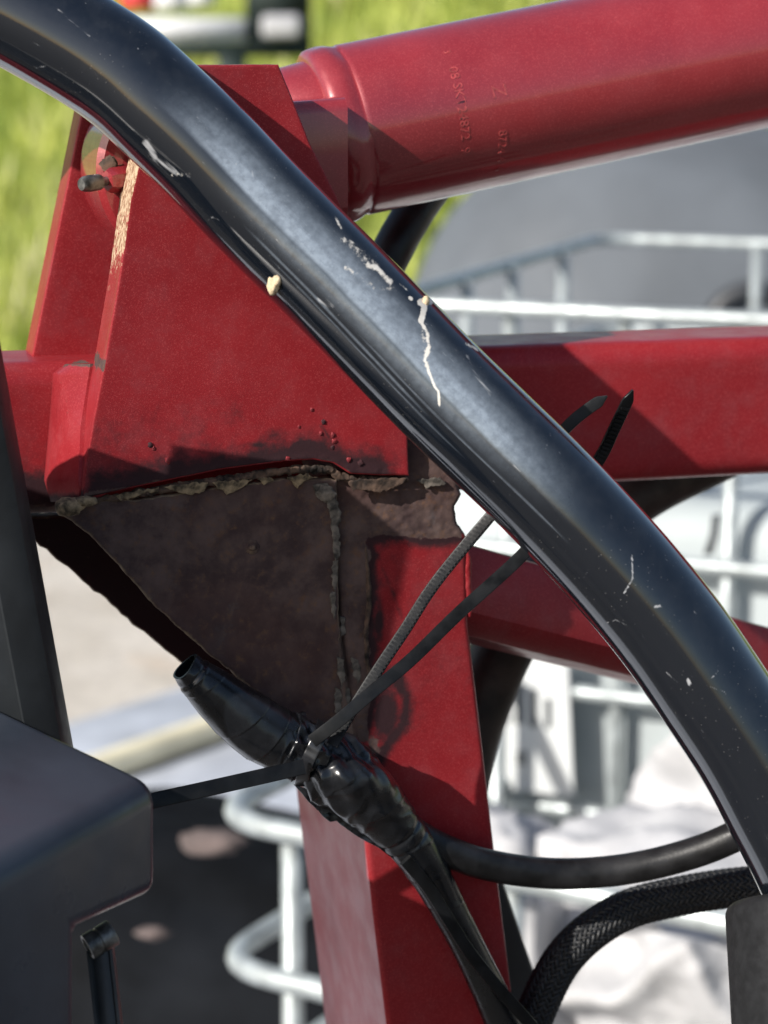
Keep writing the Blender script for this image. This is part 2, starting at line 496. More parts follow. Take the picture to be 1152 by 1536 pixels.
M['weldbrown'] = simple('brown_rusted_weld', (0.075, 0.046, 0.032), 0.85, 0.45, 140, bumps=0.7, bscale=420)
M['mud'] = simple('dried_mud', (0.55, 0.44, 0.29), 0.95, 0.2, 200, bumps=0.6, bscale=500)
M['nipple'] = simple('dull_steel', (0.16, 0.16, 0.155), 0.45, 0.3, 200, metal=0.7, bumps=0.2)
M['galv'] = simple('galvanised_steel', (0.36, 0.395, 0.40), 0.42, 0.12, 40, metal=0.35, bumps=0.1)
M['tank'] = simple('dark_grey_plastic', (0.095, 0.107, 0.122), 0.75, 0.08, 3, bumps=0.0)
M['darkhole'] = simple('black_plastic', (0.03, 0.033, 0.038), 0.5, 0.1, 5, bumps=0.0)
M['liner'] = simple('grey_white_plastic', (0.38, 0.42, 0.43), 0.6, 0.06, 3, bumps=0.0)
M['sack'] = simple('white_woven_sack', (0.42, 0.42, 0.43), 0.8, 0.06, 12, bumps=0.2, bscale=60, bdist=0.01)
M['paper'] = simple('white_print_sheet', (0.58, 0.60, 0.60), 0.7, 0.02, 12, bumps=0.0)
M['ink'] = simple('dark_ink', (0.05, 0.055, 0.06), 0.7, 0.1, 12, bumps=0.0)
M['concrete'] = simple('pale_blue_grey_concrete', (0.44, 0.47, 0.53), 0.8, 0.1, 6, bumps=0.0)
M['cream'] = simple('cream_pipe', (0.80, 0.73, 0.52), 0.5, 0.08, 6, bumps=0.0)
M['blackbag'] = simple('black_sheet', (0.007, 0.008, 0.010), 0.8, 0.3, 5, bumps=0.0, spec=0.1)
M['pink'] = simple('pale_stone', (0.11, 0.085, 0.08), 0.9, 0.2, 20, bumps=0.0)
M['darkgreen'] = simple('dark_green_steel', (0.012, 0.022, 0.020), 0.6, 0.2, 5, bumps=0.0)
M['white'] = simple('white_paint', (0.72, 0.72, 0.74), 0.5, 0.05, 5, bumps=0.0)
M['lampgrey'] = simple('pale_grey_lens', (0.40, 0.40, 0.42), 0.5, 0.05, 5, bumps=0.0)
M['redsign'] = simple('red_sign_paint', (0.62, 0.05, 0.05), 0.5, 0.05, 5, bumps=0.0)

# ================================================================== the setting
def ground_mat():
    n = NT('pale_gravel')
    c = n.mix(n.ramp(n.noise(2.5, 5), 0.35, 0.65), (0.50, 0.45, 0.38), (0.62, 0.57, 0.50))
    c = n.mix(n.ramp(n.noise(1.3, 4, 0.6), 0.60, 0.72, 0, 0.6), c, (0.55, 0.36, 0.20))
    c = n.mix(n.ramp(n.voro(22), 0.0, 0.6, 0.35, 0), c, (0.22, 0.19, 0.16))
    n.set(base=c, rough=0.95, normal=n.bump(n.noise(40, 5, 0.7), 0.6, 0.02))
    return n.m
def bank_mat():
    n = NT('grassy_soil')
    c = n.mix(n.ramp(n.noise(0.9, 6), 0.35, 0.65), (0.10, 0.16, 0.03), (0.26, 0.30, 0.07))
    n.set(base=c, rough=0.95)
    return n.m
xs = np.linspace(-60, 60, 61); ys = np.linspace(2.3, 8.6, 30)
gx, gy = np.meshgrid(xs, ys)
def sheet(name, gx, gy, gz, mat):
    n, m = gx.shape
    V = np.stack([gx.ravel(), gy.ravel(), gz.ravel()], 1)
    F = [[i * m + j, i * m + j + 1, (i + 1) * m + j + 1, (i + 1) * m + j] for i in range(n - 1) for j in range(m - 1)]
    o = obj(name, V, F, mat, sharp=None, loc=(0, 0, 0))
    return o
o = sheet('gravel_yard', gx, gy, (fbm(np.stack([gx, gy, gx * 0], -1) * 0.5, 2) - 0.5) * 0.03, ground_mat())
tag(o, kind='structure')
def bank_z(x, y):
    return np.clip(y - 8.3, 0, None) * 0.055 + np.clip(y - 14, 0, 60) * 0.10 + (fbm(np.stack([x * 0.3, y * 0.3, x * 0], -1), 3) - 0.5) * 0.25 * sm(y, 8.6, 12) - 0.015
gx, gy = np.meshgrid(np.linspace(-60, 60, 121), np.linspace(8.4, 80, 140))
o = sheet('grass_bank', gx, gy, bank_z(gx, gy), bank_mat()); tag(o, kind='structure')
gx, gy = np.meshgrid(np.linspace(-60, 60, 41), np.linspace(-80, 2.5, 60))
o = sheet('packed_earth', gx, gy, gx * 0 + 0.022, simple('packed_brown_earth', (0.075, 0.066, 0.057), 0.9, 0.2, 8, bumps=0.3, bscale=60, bdist=0.01)); tag(o, kind='structure')
# tall grass: curved blades, in tufts
def grass():
    n = 42000
    y = 8.7 + 24 * RNG.random(n) ** 1.6
    x = (RNG.random(n) - 0.5) * 2 * (0.26 * y + 1.2)
    tuft = fbm(np.stack([x * 1.3, y * 0.8, x * 0 + 5], -1), 3)
    h = (0.16 + 0.55 * tuft ** 1.5) * (0.6 + 0.7 * RNG.random(n))
    w = (0.006 + 0.006 * RNG.random(n)) * (1 + y / 14)
    a = RNG.random(n) * math.tau; lean = (0.15 + 0.45 * RNG.random(n)) * h
    z = bank_z(x, y)
    bx, by = np.cos(a), np.sin(a); ca, sa = np.cos(a + 1.57) * w, np.sin(a + 1.57) * w
    V = np.zeros((n, 5, 3))
    for k, (f, ww) in enumerate(((0, 1), (0, -1), (0.55, 0.8), (0.55, -0.8), (1, 0))):
        V[:, k, 0] = x + bx * lean * f * f + ca * ww
        V[:, k, 1] = y + by * lean * f * f + sa * ww
        V[:, k, 2] = z + h * f - 0.25 * lean * f * f
    F = []
    for i in range(n):
        b = 5 * i
        F.append((b, b + 1, b + 3, b + 2)); F.append((b + 2, b + 3, b + 4))
    m = NT('meadow_grass')
    t = m.attr('tone')
    c = m.mix(m.ramp(t, 0.1, 0.75), (0.16, 0.26, 0.035), (0.60, 0.64, 0.15))
    c = m.mix(m.ramp(t, 0.70, 0.93), c, (0.72, 0.66, 0.42))
    m.set(base=c, rough=0.6, sss=0.0)
    tr = m.t.nodes.new('ShaderNodeBsdfTranslucent'); m.link(c, tr.inputs['Color'])
    ms = m.t.nodes.new('ShaderNodeMixShader'); ms.inputs[0].default_value = 0.4
    m.link(m.b.outputs[0], ms.inputs[1]); m.link(tr.outputs[0], ms.inputs[2])
    m.link(ms.outputs[0], m.t.nodes['Material Output'].inputs['Surface'])
    tone = np.repeat(np.clip(tuft * 0.7 + RNG.random(n) * 0.45 - 0.05, 0, 1), 5)
    me = bpy.data.meshes.new('tall_grass'); me.from_pydata(V.reshape(-1, 3).tolist(), [], F); me.update()
    at = me.attributes.new('tone', 'FLOAT', 'POINT'); at.data.foreach_set('value', tone.astype(np.float32))
    me.materials.append(m.m)
    o = bpy.data.objects.new('tall_grass', me); link(o)
    tag(o, 'tall sunlit meadow grass on the bank', 'grass', kind='stuff')
grass()

# ================================================================== the red machine frame
D_BACK = 0.106
fr = thing('machine_frame', tuple(F2(640, 1200, 0.05) * [1, 1, 0]),
           'red painted welded steel machine frame with burnt rusty gusset and scorched weld', 'frame')
weld_line = [(118, 753), (200, 738), (330, 716), (430, 703), (490, 700), (525, 716), (612, 718)]
def weld_y(px): return np.interp(px, [p[0] for p in weld_line], [p[1] for p in weld_line])

def lug_attr(px, py):
    up = weld_y(px) - py
    nz = n2(px, py, 60, 2)
    rust = 1.15 - up / 16.0
    scorch_shade = (1.35 - up / (30 + 46 * nz)) * sm(px, 110, 150)
    scorch_shade = np.maximum(scorch_shade, 1.5 - np.hypot((px - 464) / 34, (py - 672) / 13) * 1.0 + (nz - 0.5))
    scorch_shade = np.maximum(scorch_shade, 0.9 - np.hypot((px - 388) / 40, (py - 668) / 12) * 0.8)
    scorch_shade = np.maximum(scorch_shade, 0.42 * sm(up, 190, 90) * sm(up, 10, 40) * (nz + 0.25) * sm(px, 520, 300))
    scorch_shade = np.maximum(scorch_shade, 0.75 - dist_line([(482, 640), (500, 665), (520, 690), (545, 700)], px, py) / 10)
    scorch_shade *= sm(px, 612, 560) * 0.8 + 0.2
    rust *= np.where(px > 525, 0.35, 1.0)
    chip = np.where(np.abs(px - 118) + np.abs(py - 750) < 14, 0.6, 0.0)
    return dict(rust=np.clip(rust, 0, 1), scorch_shade=np.clip(scorch_shade, 0, 1), chip=chip, dust=np.zeros_like(px))
def lug_wall(px, py):
    c = 0.16 + 0.50 * sm(py, 540, 300) + (n2(px, py, 30, 4) - 0.5) * 0.5
    c = np.where(px > 260, 0.1, c)
    r = np.exp(-np.abs(py - 548) / 14.0) * 0.9 * (px < 260)
    return dict(rust=r, scorch_shade=sm(py, 725, 745), chip=c, dust=np.zeros_like(px))
LUG = [(229, 98), (418, 97), (432, 130), (465, 215), (508, 300), (560, 430), (598, 560), (611, 640), (614, 714), (565, 713), (525, 711), (500, 695),
       (470, 690), (430, 692), (330, 705), (200, 732), (123, 748), (126, 716), (138, 640), (161, 520), (180, 410), (195, 300), (208, 245)]
def lug_disp(px, py):
    up = weld_y(px) - py
    return 0.0009 * np.clip(1 - up / 22, 0, 1) * (n2(px, py, 9, 5) * 2 - 0.4) + 0.00025 * (n2(px, py, 70, 9) - 0.5)
plate('lug_plate', LUG, 0.0, 0.024, M['red'], fr, 3.0, 0.6, 9, 3.0, lug_attr, lug_wall, lug_disp)

def plain_attr(px, py):
    z = np.zeros_like(px); return dict(rust=z, scorch_shade=z, chip=z, dust=z + 0.05)
def rear_wall(px, py):
    z = np.zeros_like(px); return dict(rust=z, scorch_shade=z, chip=z + 0.08, dust=z + 0.16)
plate('lug_plate', [(128, 140), (400, 140), (520, 500), (560, 640), (60, 640), (47, 540), (85, 355)], 0.084, 0.022, M['red'], fr, 8, 0.4, 9, 3, plain_attr, rear_wall)

# horizontal beam, a rounded rectangular tube set back behind the lugs
pL0, pL1 = F2(60, 546, 0.058), F2(60, 775, 0.058)
pR0, pR1 = F2(1000, 513, 0.058), F2(1000, 724, 0.058)
hL = (pL0[2] - pL1[2]); hR = (pR0[2] - pR1[2])
cL = (pL0 + pL1) / 2; cR = (pR0 + pR1) / 2
ax = (cR - cL) / np.linalg.norm(cR - cL)
hh = (hL + hR) / 2; dd = 0.060
upb = np.array([0, 0, 1.0]); upb = upb - ax * (upb @ ax); upb /= np.linalg.norm(upb); inb = np.cross(upb, ax); inb = -inb if inb @ YM < 0 else inb
path = [cL + inb * dd / 2 + ax * t for t in np.linspace(-0.16, 0.52, 230)]
prof = []
for (x, y) in rrect(dd, hh, 0.0105, 6): prof.append((x, y))
dense = []
for a, b in zip(prof, prof[1:] + prof[:1]):
    a = np.array(a); b = np.array(b); k = max(1, int(np.linalg.norm(b - a) / 0.003))
    dense += [a + (b - a) * i / k for i in range(k)]
V, F = prism(path, dense, inb, upb)
bx_, by_, _ = PX(V)
sc_ = np.clip(sm(bx_, 150, 60) * sm(by_, 690, 745) * 1.1 + sm(bx_, 150, 60) * sm(by_, 620, 700) * 0.35, 0, 1)
rs_ = np.clip(np.exp(-((bx_ - 122) / 16) ** 2 - ((by_ - 548) / 9) ** 2) + sm(by_, 750, 762) * sm(bx_, 160, 90) * 0.8 + sm(bx_, 740, 690) * sm(bx_, 500, 560) * sm(by_, 560, 640), 0, 1)
obj('beam', V, F, M['red'], fr, dict(rust=rs_, scorch_shade=sc_, chip=np.zeros(len(V)), dust=np.where(by_ > 752, 0.35, 0.0) * sm(bx_, 200, 90)), 35)

# left-facing welded closing strip between lug and beam
cut = 60
ysn = np.linspace(546, 752, cut)
lx = np.interp(ysn, [520, 640, 716, 752], [161 - 23, 138 - 19, 126 - 10, 121 - 4])
rx = np.interp(ysn, [545, 560, 620, 720, 752], [100, 79, 75, 66, 76])
rows = []
for i, yy in enumerate(ysn):
    a = F2(lx[i], yy, 0.024 - 0.02 * sm(yy, 560, 740)) + XM * 0.0005
    b = F2(rx[i], yy, 0.0575)
    for k in range(24):
        t = k / 23
        w = (n2(np.array([k * 9.0]), np.array([yy]), 40, 4)[0] - 0.5) * 0.0014 * math.sin(math.pi * t)
        bul = 0.004 * math.sin(math.pi * t)
        rows.append(a + (b - a) * t - XM * (bul + w))
V = np.array(rows)
F = [[i * 24 + j, i * 24 + j + 1, (i + 1) * 24 + j + 1, (i + 1) * 24 + j] for i in range(cut - 1) for j in range(23)]
nV = len(V)
back = V + XM * 0.012
F2_ = [[q + nV for q in f[::-1]] for f in F]
rim = [i for i in range(24)] + [24 * i + 23 for i in range(1, cut)] + [24 * (cut - 1) + j for j in range(22, -1, -1)] + [24 * i for i in range(cut - 2, 0, -1)]
F3_ = [[a, b, b + nV, a + nV] for a, b in zip(rim, rim[1:] + rim[:1])]
sx_, sy_, _ = PX(V)
rust = np.concatenate([np.exp(-((sy_ - 546) / 6) ** 2) * 0.7, np.zeros(nV)])
scor = np.concatenate([sm(sy_, 728, 752), np.zeros(nV)])
obj('side_strip', np.vstack([V, back]), F + F2_ + F3_, M['red'], fr, dict(rust=rust, scorch_shade=scor, chip=rust * 0, dust=rust * 0), 50)

# gusset plates: front one burnt, rear one with shade painted in
GUS = [(108, 752), (200, 750), (330, 732), (430, 718), (506, 720), (508, 900), (516, 1096), (490, 1098), (440, 1078), (390, 1042), (340, 1003), (290, 962),
       (235, 912), (180, 852), (135, 803), (92, 772), (95, 758)]
edge_line = [(92, 772), (135, 803), (180, 852), (235, 912), (290, 962), (340, 1003), (390, 1042), (440, 1078), (490, 1098)]
def gus_attr(px, py):
    de = dist_line(edge_line, px, py)
    dust = 0.55 * np.clip(1 - de / 14, 0, 1) + 0.35 * np.clip(1 - (py - weld_y(px)) / 60, 0, 1) * n2(px, py, 22, 8)
    return dict(rust=np.ones_like(px), scorch_shade=np.zeros_like(px), chip=np.zeros_like(px), dust=dust)
def gus_disp(px, py):
    return 0.0004 * (n2(px, py, 45, 1) - 0.5) + 0.00018 * (n2(px, py, 7, 6) - 0.5) + 0.0016 * np.clip(1 - dist_line(edge_line, px, py) / 12, 0, 1) * n2(px, py, 12, 2)
def gus_wall(px, py):
    o = np.ones_like(px); return dict(rust=o, scorch_shade=0 * o, chip=0 * o, dust=0.62 * o)
plate('gusset_plate', GUS, 0.003, 0.010, M['red'], fr, 3.0, 3.5, 12, 3.5, gus_attr, gus_wall, gus_disp)
def rear_gus_shade(px, py):
    o = np.ones_like(px); return dict(rust=0.25 * o, scorch_shade=1.0 * o, chip=0 * o, dust=0.05 * o)  # near-black colour stands in for the shade on the rear gusset's inner face
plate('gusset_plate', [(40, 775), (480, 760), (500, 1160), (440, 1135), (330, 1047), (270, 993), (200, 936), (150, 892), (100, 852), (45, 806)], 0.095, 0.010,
      M['red'], fr, 6.0, 4.5, 14, 3.5, rear_gus_shade, gus_wall, None, seed=4)

# post: a rectangular tube under the beam
def post_attr(px, py):
    nz = n2(px, py, 40, 12)
    wob = (nz - 0.5) * 40
    right = 552 + wob * 0.5
    top = 806 + wob * 0.5
    up = sm(py, top + 8, top - 8)
    lf = sm(px, right + 9, right - 9) * sm(py, 1135, 1090)
    rust = np.maximum(up, lf)
    sc = np.maximum(1.15 - np.abs(py - top) / 22.0, 0) * sm(px, 545, 560)
    sc = np.maximum(sc, (1.15 - np.abs(px - right) / (16 + 10 * nz)) * sm(py, 1120, 1080))
    sc = np.maximum(sc, 1.35 - np.hypot((px - 578) / 26, (py - 1072) / 62))
    sc = np.maximum(sc, (1.05 - dist_line([(592, 1010), (612, 1050), (606, 1085), (582, 1115), (560, 1150)], px, py) / 20) * (0.55 + nz * 0.8))
    sc = np.maximum(sc, 0.55 - dist_line([(572, 850), (590, 890), (601, 925)], px, py) / 16)
    sc = np.maximum(sc, 1.25 - np.hypot((px - 568) / 10, (py - 935) / 50))
    sc = np.maximum(sc, 0.28 * sm(py, 1250, 1000) * nz * 1.6)
    rust = np.maximum(rust, 0.85 - np.hypot((px - 560) / 26, (py - 1120) / 30))
    d = 0.5 * np.clip(1 - dist_line([(680, 740), (684, 775), (698, 805)], px, py) / 14, 0, 1)
    return dict(rust=rust, scorch_shade=np.clip(sc, 0, 1), chip=np.zeros_like(px), dust=d)
def post_wall(px, py):
    z = np.zeros_like(px)
    r = np.where(px < 600, sm(py, 1150, 1090), sm(py, 810, 790))
    return dict(rust=r, scorch_shade=z, chip=z, dust=0.25 * np.exp(-((py - 1255) / 25) ** 2) + z)
def post_disp(px, py):
    a = post_attr(px, py)['rust']
    return a * (0.0011 * (n2(px, py, 22, 1) - 0.45) + 0.0009 * (n2(px, py, 7, 6) - 0.5) + 0.0004) + 0.00012 * (n2(px, py, 60, 3) - 0.5)
POST = [(496, 716), (600, 712), (604, 650), (660, 640), (694, 742), (684, 760), (686, 782), (700, 806), (703, 935), (725, 1120), (745, 1295), (770, 1500), (800, 1780),
        (608, 1780), (582, 1550), (560, 1370), (543, 1210), (520, 1000), (506, 860)]
plate('post', POST, 0.006, 0.138, M['red'], fr, 3.2, 1.0, 9, 8.0, post_attr, post_wall, post_disp, rings=5, jmask=lambda x, y: sm(y, 840, 800) * 3)
# the lower length of the post down to the ground
c0 = F2(704, 1770, 0.056); c1 = c0 * [1, 1, 0] + XM * 0.09 + np.array([0, 0, 0.0])
V, F = prism([c0, c1], rrect(0.058, 0.096, 0.004, 3), XM, YM)
obj('post_foot', V, F, M['red'], fr, dict(rust=np.zeros(len(V)), scorch_shade=np.zeros(len(V))), 35)

# brace running down to the right
b0 = (F2(700, 813, 0.018) + F2(700, 950, 0.018)) / 2
b1 = (F2(1152, 938, 0.075) + F2(1152, 1062, 0.075)) / 2
axb = (b1 - b0) / np.linalg.norm(b1 - b0)
hb = 0.0425; db = 0.046
ub = np.array([0, 0, 1.0]) + YM * 0.18; ub = ub - axb * (ub @ axb); ub /= np.linalg.norm(ub); ib = np.cross(ub, axb); ib = -ib if ib @ YM < 0 else ib
V, F = prism([b0 + ib * db / 2 + axb * t for t in np.linspace(-0.03, 0.30, 60)], [(-db / 2, hb / 2 - .003), (-db / 2 + .001, hb / 2 - .001), (-db / 2 + .003, hb / 2), (db / 2, hb / 2), (db / 2, -hb / 2), (-db / 2 + .0135, -hb / 2), (-db / 2 + .0115, -hb / 2 + .0005), (-db / 2 + .0015, -hb / 2 + .0085), (-db / 2, -hb / 2 + .0105)], ib, ub)
z = np.zeros(len(V)); obj('brace', V, F, M['red'], fr, dict(rust=z, scorch_shade=z, chip=z, dust=z), 35)

# weld beads, slag and peeling paint
def bead(name, pts, r_px, off, mat, n=160, amp=0.55, fr_=24, seed=0.0, nseg=14, flat=1.0):
    q = spline(pts, n)
    q = q + (np.stack([n2(q[:, 0] * 1.0, q[:, 1], 14, seed), n2(q[:, 0], q[:, 1], 14, seed + 3)], 1) - 0.5) * r_px * 0.9
    path = F2(q[:, 0], q[:, 1], off)
    th = np.linspace(0, math.tau, nseg, endpoint=False)
    ii = np.arange(n)[:, None] * np.ones((1, nseg))
    nn = fbm(np.stack([ii * 0.16, np.cos(th)[None] * 1.3 + ii * 0, np.sin(th)[None] * 1.3 + ii * 0 + seed], -1), 3)
    rip = 0.75 + 0.5 * n2(q[:, 0], q[:, 1], 40, seed + 5)[:, None]
    en = np.sin(np.linspace(0.08, math.pi - 0.08, n))[:, None] ** 0.35
    V, F = sweep(path, r_px * PXM, nseg, np.maximum((1 - amp + 2 * amp * nn) * rip * en, 0.05), ref=-YM)
    return obj(name, V, F, mat, fr, None, 60)
bead('weld_bead', [(116, 756), (200, 742), (330, 720), (430, 706), (490, 704), (525, 718), (612, 720)], 7.0, 0.0035, M['weldbrown'], 420, 0.75, seed=1)
bead('weld_bead', [(548, 820), (553, 900), (549, 960), (556, 1040)], 4.0, 0.006, M['weldbrown'], 110, 0.8, seed=7)
bead('weld_bead', [(700, 822), (702, 870), (704, 925)], 6.5, 0.008, M['red'], 50, 0.3, seed=8)
V, F = blob(F2(104, 760, 0.0), 0.0048, (1.3, 1, 0.9), 0.35, 3); obj('weld_lump', V, F, M['flake'], fr, None, 60)
V, F = blob(F2(128, 752, -0.001), 0.0035, (1.6, 1, 0.7), 0.35, 5); obj('weld_lump', V, F, M['flake'], fr, None, 60)
V, F = blob(F2(490, 740, 0.0), 0.0040, (1.0, .3, 0.8), 0.6, 8); obj('weld_lump', V, F, M['weldgrey'], fr, None, 60)
def flake(outline, off, seed, mat='flake'):
    plate('paint_flake', outline, off, 0.0009, M[mat], fr, 2.0, 5.0, 6, 0.8, None, None, lambda a, b: 0.0012 * (n2(a, b, 14, seed) - 0.5), rings=2, seed=seed)
flake([(176, 744), (205, 736), (238, 731), (236, 737), (205, 745), (182, 751)], 0.0010, 1)
flake([(246, 731), (270, 726), (312, 724), (308, 736), (286, 742), (262, 737)], 0.0008, 2)
flake([(318, 724), (352, 719), (378, 720), (366, 731), (340, 741), (326, 733)], 0.0008, 6)
flake([(386, 719), (404, 715), (412, 720), (396, 727)], 0.0008, 7)
flake([(430, 716), (462, 712), (478, 716), (455, 722), (446, 731)], 0.0006, 8)
flake([(520, 722), (566, 718), (612, 717), (600, 728), (570, 738), (530, 736)], 0.0, 3, 'weldbrown')
flake([(470, 728), (492, 724), (500, 742), (488, 756), (476, 748)], 0.0014, 4, 'weldgrey')
for k_, ol in enumerate(([(488, 742), (503, 744), (511, 772), (508, 800), (512, 828), (503, 846), (499, 815), (497, 780)], [(499, 842), (508, 840), (507, 868), (503, 888), (497, 872)],
                         [(496, 890), (503, 888), (505, 912), (502, 930), (497, 915)], [(510, 925), (516, 928), (518, 950), (512, 955)], [(505, 985), (516, 990), (519, 1020), (512, 1032), (506, 1010)],
                         [(527, 985), (537, 990), (542, 1012), (536, 1030), (530, 1010)], [(503, 1032), (512, 1034), (514, 1056), (508, 1078), (502, 1060)], [(520, 1030), (526, 1034), (524, 1060), (519, 1052)])):
    flake(ol, 0.0016 if k_ not in (3, 5, 7) else 0.0052, 20 + k_, 'weldgrey')
flake([(625, 720), (660, 716), (672, 726), (640, 732)], 0.003, 5, 'weldgrey')
for (x, y, r) in ((225, 667, 6), (230, 672, 4), (252, 690, 6), (467, 614, 4), (485, 633, 5), (481, 650, 5), (499, 652, 5), (501, 662, 5), (498, 671, 4), (431, 688, 5), (540, 695, 6), (523, 690, 5), (448, 640, 3)):
    V, F = blob(F2(x, y, 0.0), r * PXM * 0.75, (1, 0.45, 1.1), 0.7, x, 2)
    n_ = len(V); obj('weld_spatter', V, F, M['red'], fr, dict(rust=np.full(n_, 0.15), scorch_shade=np.full(n_, 0.85 if y % 2 else 0.5)), 60)
V, F = lathe(F2(378, 820, 0.0035), -YM, [(0, 0.0036), (0.0008, 0.0034), (0.0011, 0.0026), (0.0010, 0.0018), (0.0022, 0.0014), (0.0026, 0.0006)], 20)
n_ = len(V); obj('weld_stud', V + (fbm(V * 900, 2) - 0.5)[:, None] * 0.0012, F, M['red'], fr, dict(rust=np.ones(n_), dust=np.full(n_, 0.45)), 60)

# ================================================================== hydraulic cylinder
c0 = P(517, 198, 1.073); c1 = P(1152, 66, 1.122)
axc = (c1 - c0) / np.linalg.norm(c1 - c0)
RB = 128 * PXM * 1.073
hc = thing('hydraulic_cylinder', tuple(c0), 'thick glossy red hydraulic cylinder with stamped numbers and a grease nipple', 'cylinder')
s_ = PXM * 1.073
V, F = lathe(c0, axc, [(6 * s_, RB * 0.985), (10 * s_, RB * 0.998)] + [(t, RB) for t in np.linspace(14 * s_, 0.36, 40)], 160)
z = np.zeros(len(V)); obj('barrel', V, F, M['redgloss'], hc, dict(rust=z, scorch_shade=z, chip=z, dust=z), 30)
prof = [(-46, 0.80), (-43, 0.955), (-38, 1.0), (-30, 1.02), (-18, 1.035), (-8, 1.025), (0, 1.0), (5, 0.985), (9, 0.99)]
nn_ = 120
V, F = lathe(c0, axc, [(t * s_, RB * r) for t, r in prof], nn_)
w = fbm(V * 60, 3)[:, None] - 0.5
ctr = c0 + ((V - c0) @ axc)[:, None] * axc
V = ctr + (V - ctr) * (1 + 0.06 * w * (np.linalg.norm(V - ctr, axis=1)[:, None] > RB * 0.9))
z = np.zeros(len(V)); obj('weld_ring', V, F, M['redgloss'], hc, dict(rust=z, scorch_shade=z, chip=z, dust=z), 50)
V, F = lathe(c0, axc, [(-110 * s_, RB * 0.30), (-106 * s_, RB * 0.66), (-92 * s_, RB * 0.83), (-80 * s_, RB * 0.87), (-44 * s_, RB * 0.89)], 100)
z = np.zeros(len(V)); obj('end_cap', V, F, M['redgloss'], hc, dict(rust=z, scorch_shade=z, chip=z, dust=z), 30)
ec = F2(286, 258, 0.030)
er = 136 * PXM * 1.03
V, F = lathe(ec, YM, [(0, er * 0.3), (0.0, er * 0.93), (0.0025, er), (0.024, er), (0.044, er), (0.0465, er * 0.95), (0.0465, er * .3)], 90)
ex, ey, _ = PX(V)
rs = np.exp(-(((ex - 165) / 22) ** 2 + ((ey - 255) / 34) ** 2)) * 0.5
obj('eye', V, F, M['redgloss'], hc, dict(rust=rs, scorch_shade=rs * 1.2, chip=rs * 0, dust=rs * 0), 30)
V, F = prism([ec + YM * 0.022 + axc * t - np.array([0, 0, 1]) * t * 0.12 for t in (0.01, 0.075)], rrect(0.040, 0.055, 0.006, 4), YM, np.array([0, 0, 1.0]))
z = np.zeros(len(V)); obj('eye_neck', V, F, M['redgloss'], hc, dict(rust=z, scorch_shade=z), 35)
# grease nipple on the eye's rim
nb = F2(184, 268, 0.027); nt = F2(121, 277, 0.016)
an = (nt - nb) / np.linalg.norm(nt - nb); L = np.linalg.norm(nt - nb); u = L / 100
gn = obj('grease_nipple', *lathe(nb, an, [(38 * u, .0020), (46 * u, .0021), (52 * u, .0030), (58 * u, .0036), (80 * u, .0037), (92 * u, .0034), (99 * u, .0026), (100 * u, .001)], 28), M['nipple'], hc, None, 35)
obj('nut', *lathe(nb, an, [(-12 * u, .0056), (30 * u, .0056), (38 * u, .0046), (39 * u, .002)], 6), M['redgloss'], gn, None, 25)
for (x, y, r, s) in ((164, 246, 8, 1),):
    V, F = blob(F2(x, y, 0.027), r * PXM, (1.4, 0.35, 1.5), 0.8, s, 3, 1.6); n_ = len(V)
    obj('grease_crumb', V, F, M['weldbrown'], hc, None, 60)

# stamped characters on the barrel
def text_mesh(s, size, depth=0.0004):
    cu = bpy.data.curves.new('t', 'FONT'); cu.body = s; cu.size = size; cu.resolution_u = 2; cu.extrude = depth / 2
    to = bpy.data.objects.new('t', cu); COL.objects.link(to)
    bpy.context.view_layer.update()
    me = bpy.data.meshes.new_from_object(to.evaluated_get(bpy.context.evaluated_depsgraph_get()))
    V = np.array([v.co for v in me.vertices]); F = [list(p.vertices) for p in me.polygons]
    bpy.data.objects.remove(to); bpy.data.curves.remove(cu); bpy.data.meshes.remove(me)
    return V, F
av = np.array([0, 0, 1.0]); av = av - axc * (av @ axc); av /= np.linalg.norm(av)
nv = np.cross(av, axc); nv = -nv if nv @ FWD > 0 else nv        # towards the viewer
def stamp(s, px, py0, size, slant=0.0, name='stamped_number'):
    V, F = text_mesh(s, size)
    best = None
    for t in np.linspace(-0.02, 0.25, 400):                       # axial place and angle of the first character
        for el in (0,):
            pass
    ts = np.linspace(-0.02, 0.25, 271); els = np.radians(np.linspace(-80, 80, 161))
    T_, E_ = np.meshgrid(ts, els)
    pts = c0 + T_[..., None] * axc + RB * (np.cos(E_)[..., None] * nv + np.sin(E_)[..., None] * av)
    qx, qy, _ = PX(pts)
    k = np.argmin((qx - px) ** 2 + (qy - py0) ** 2); t0 = T_.ravel()[k]; e0 = E_.ravel()[k]
    el = e0 - V[:, 0] / RB
    tt = t0 + V[:, 1] + slant * V[:, 0]
    rr = RB + 0.00002 + V[:, 2] * 1.0
    Wd = c0 + tt[:, None] * axc + rr[:, None] * (np.cos(el)[:, None] * nv + np.sin(el)[:, None] * av)
    obj(name, Wd, F, M['stamp'], hc, None, None)
M['stamp'] = simple('worn_red_stamp', (0.33, 0.05, 0.05), 0.42, 0.2, 300, bumps=0.0, coat=0.4)
stamp('3', 664, 76, 0.0048)
stamp('08 SKT24872  9', 671, 101, 0.0066, slant=-0.03)
stamp('Z', 738, 128, 0.0100, slant=0.0)
stamp('8724 414', 748, 195, 0.0064, slant=-0.06)

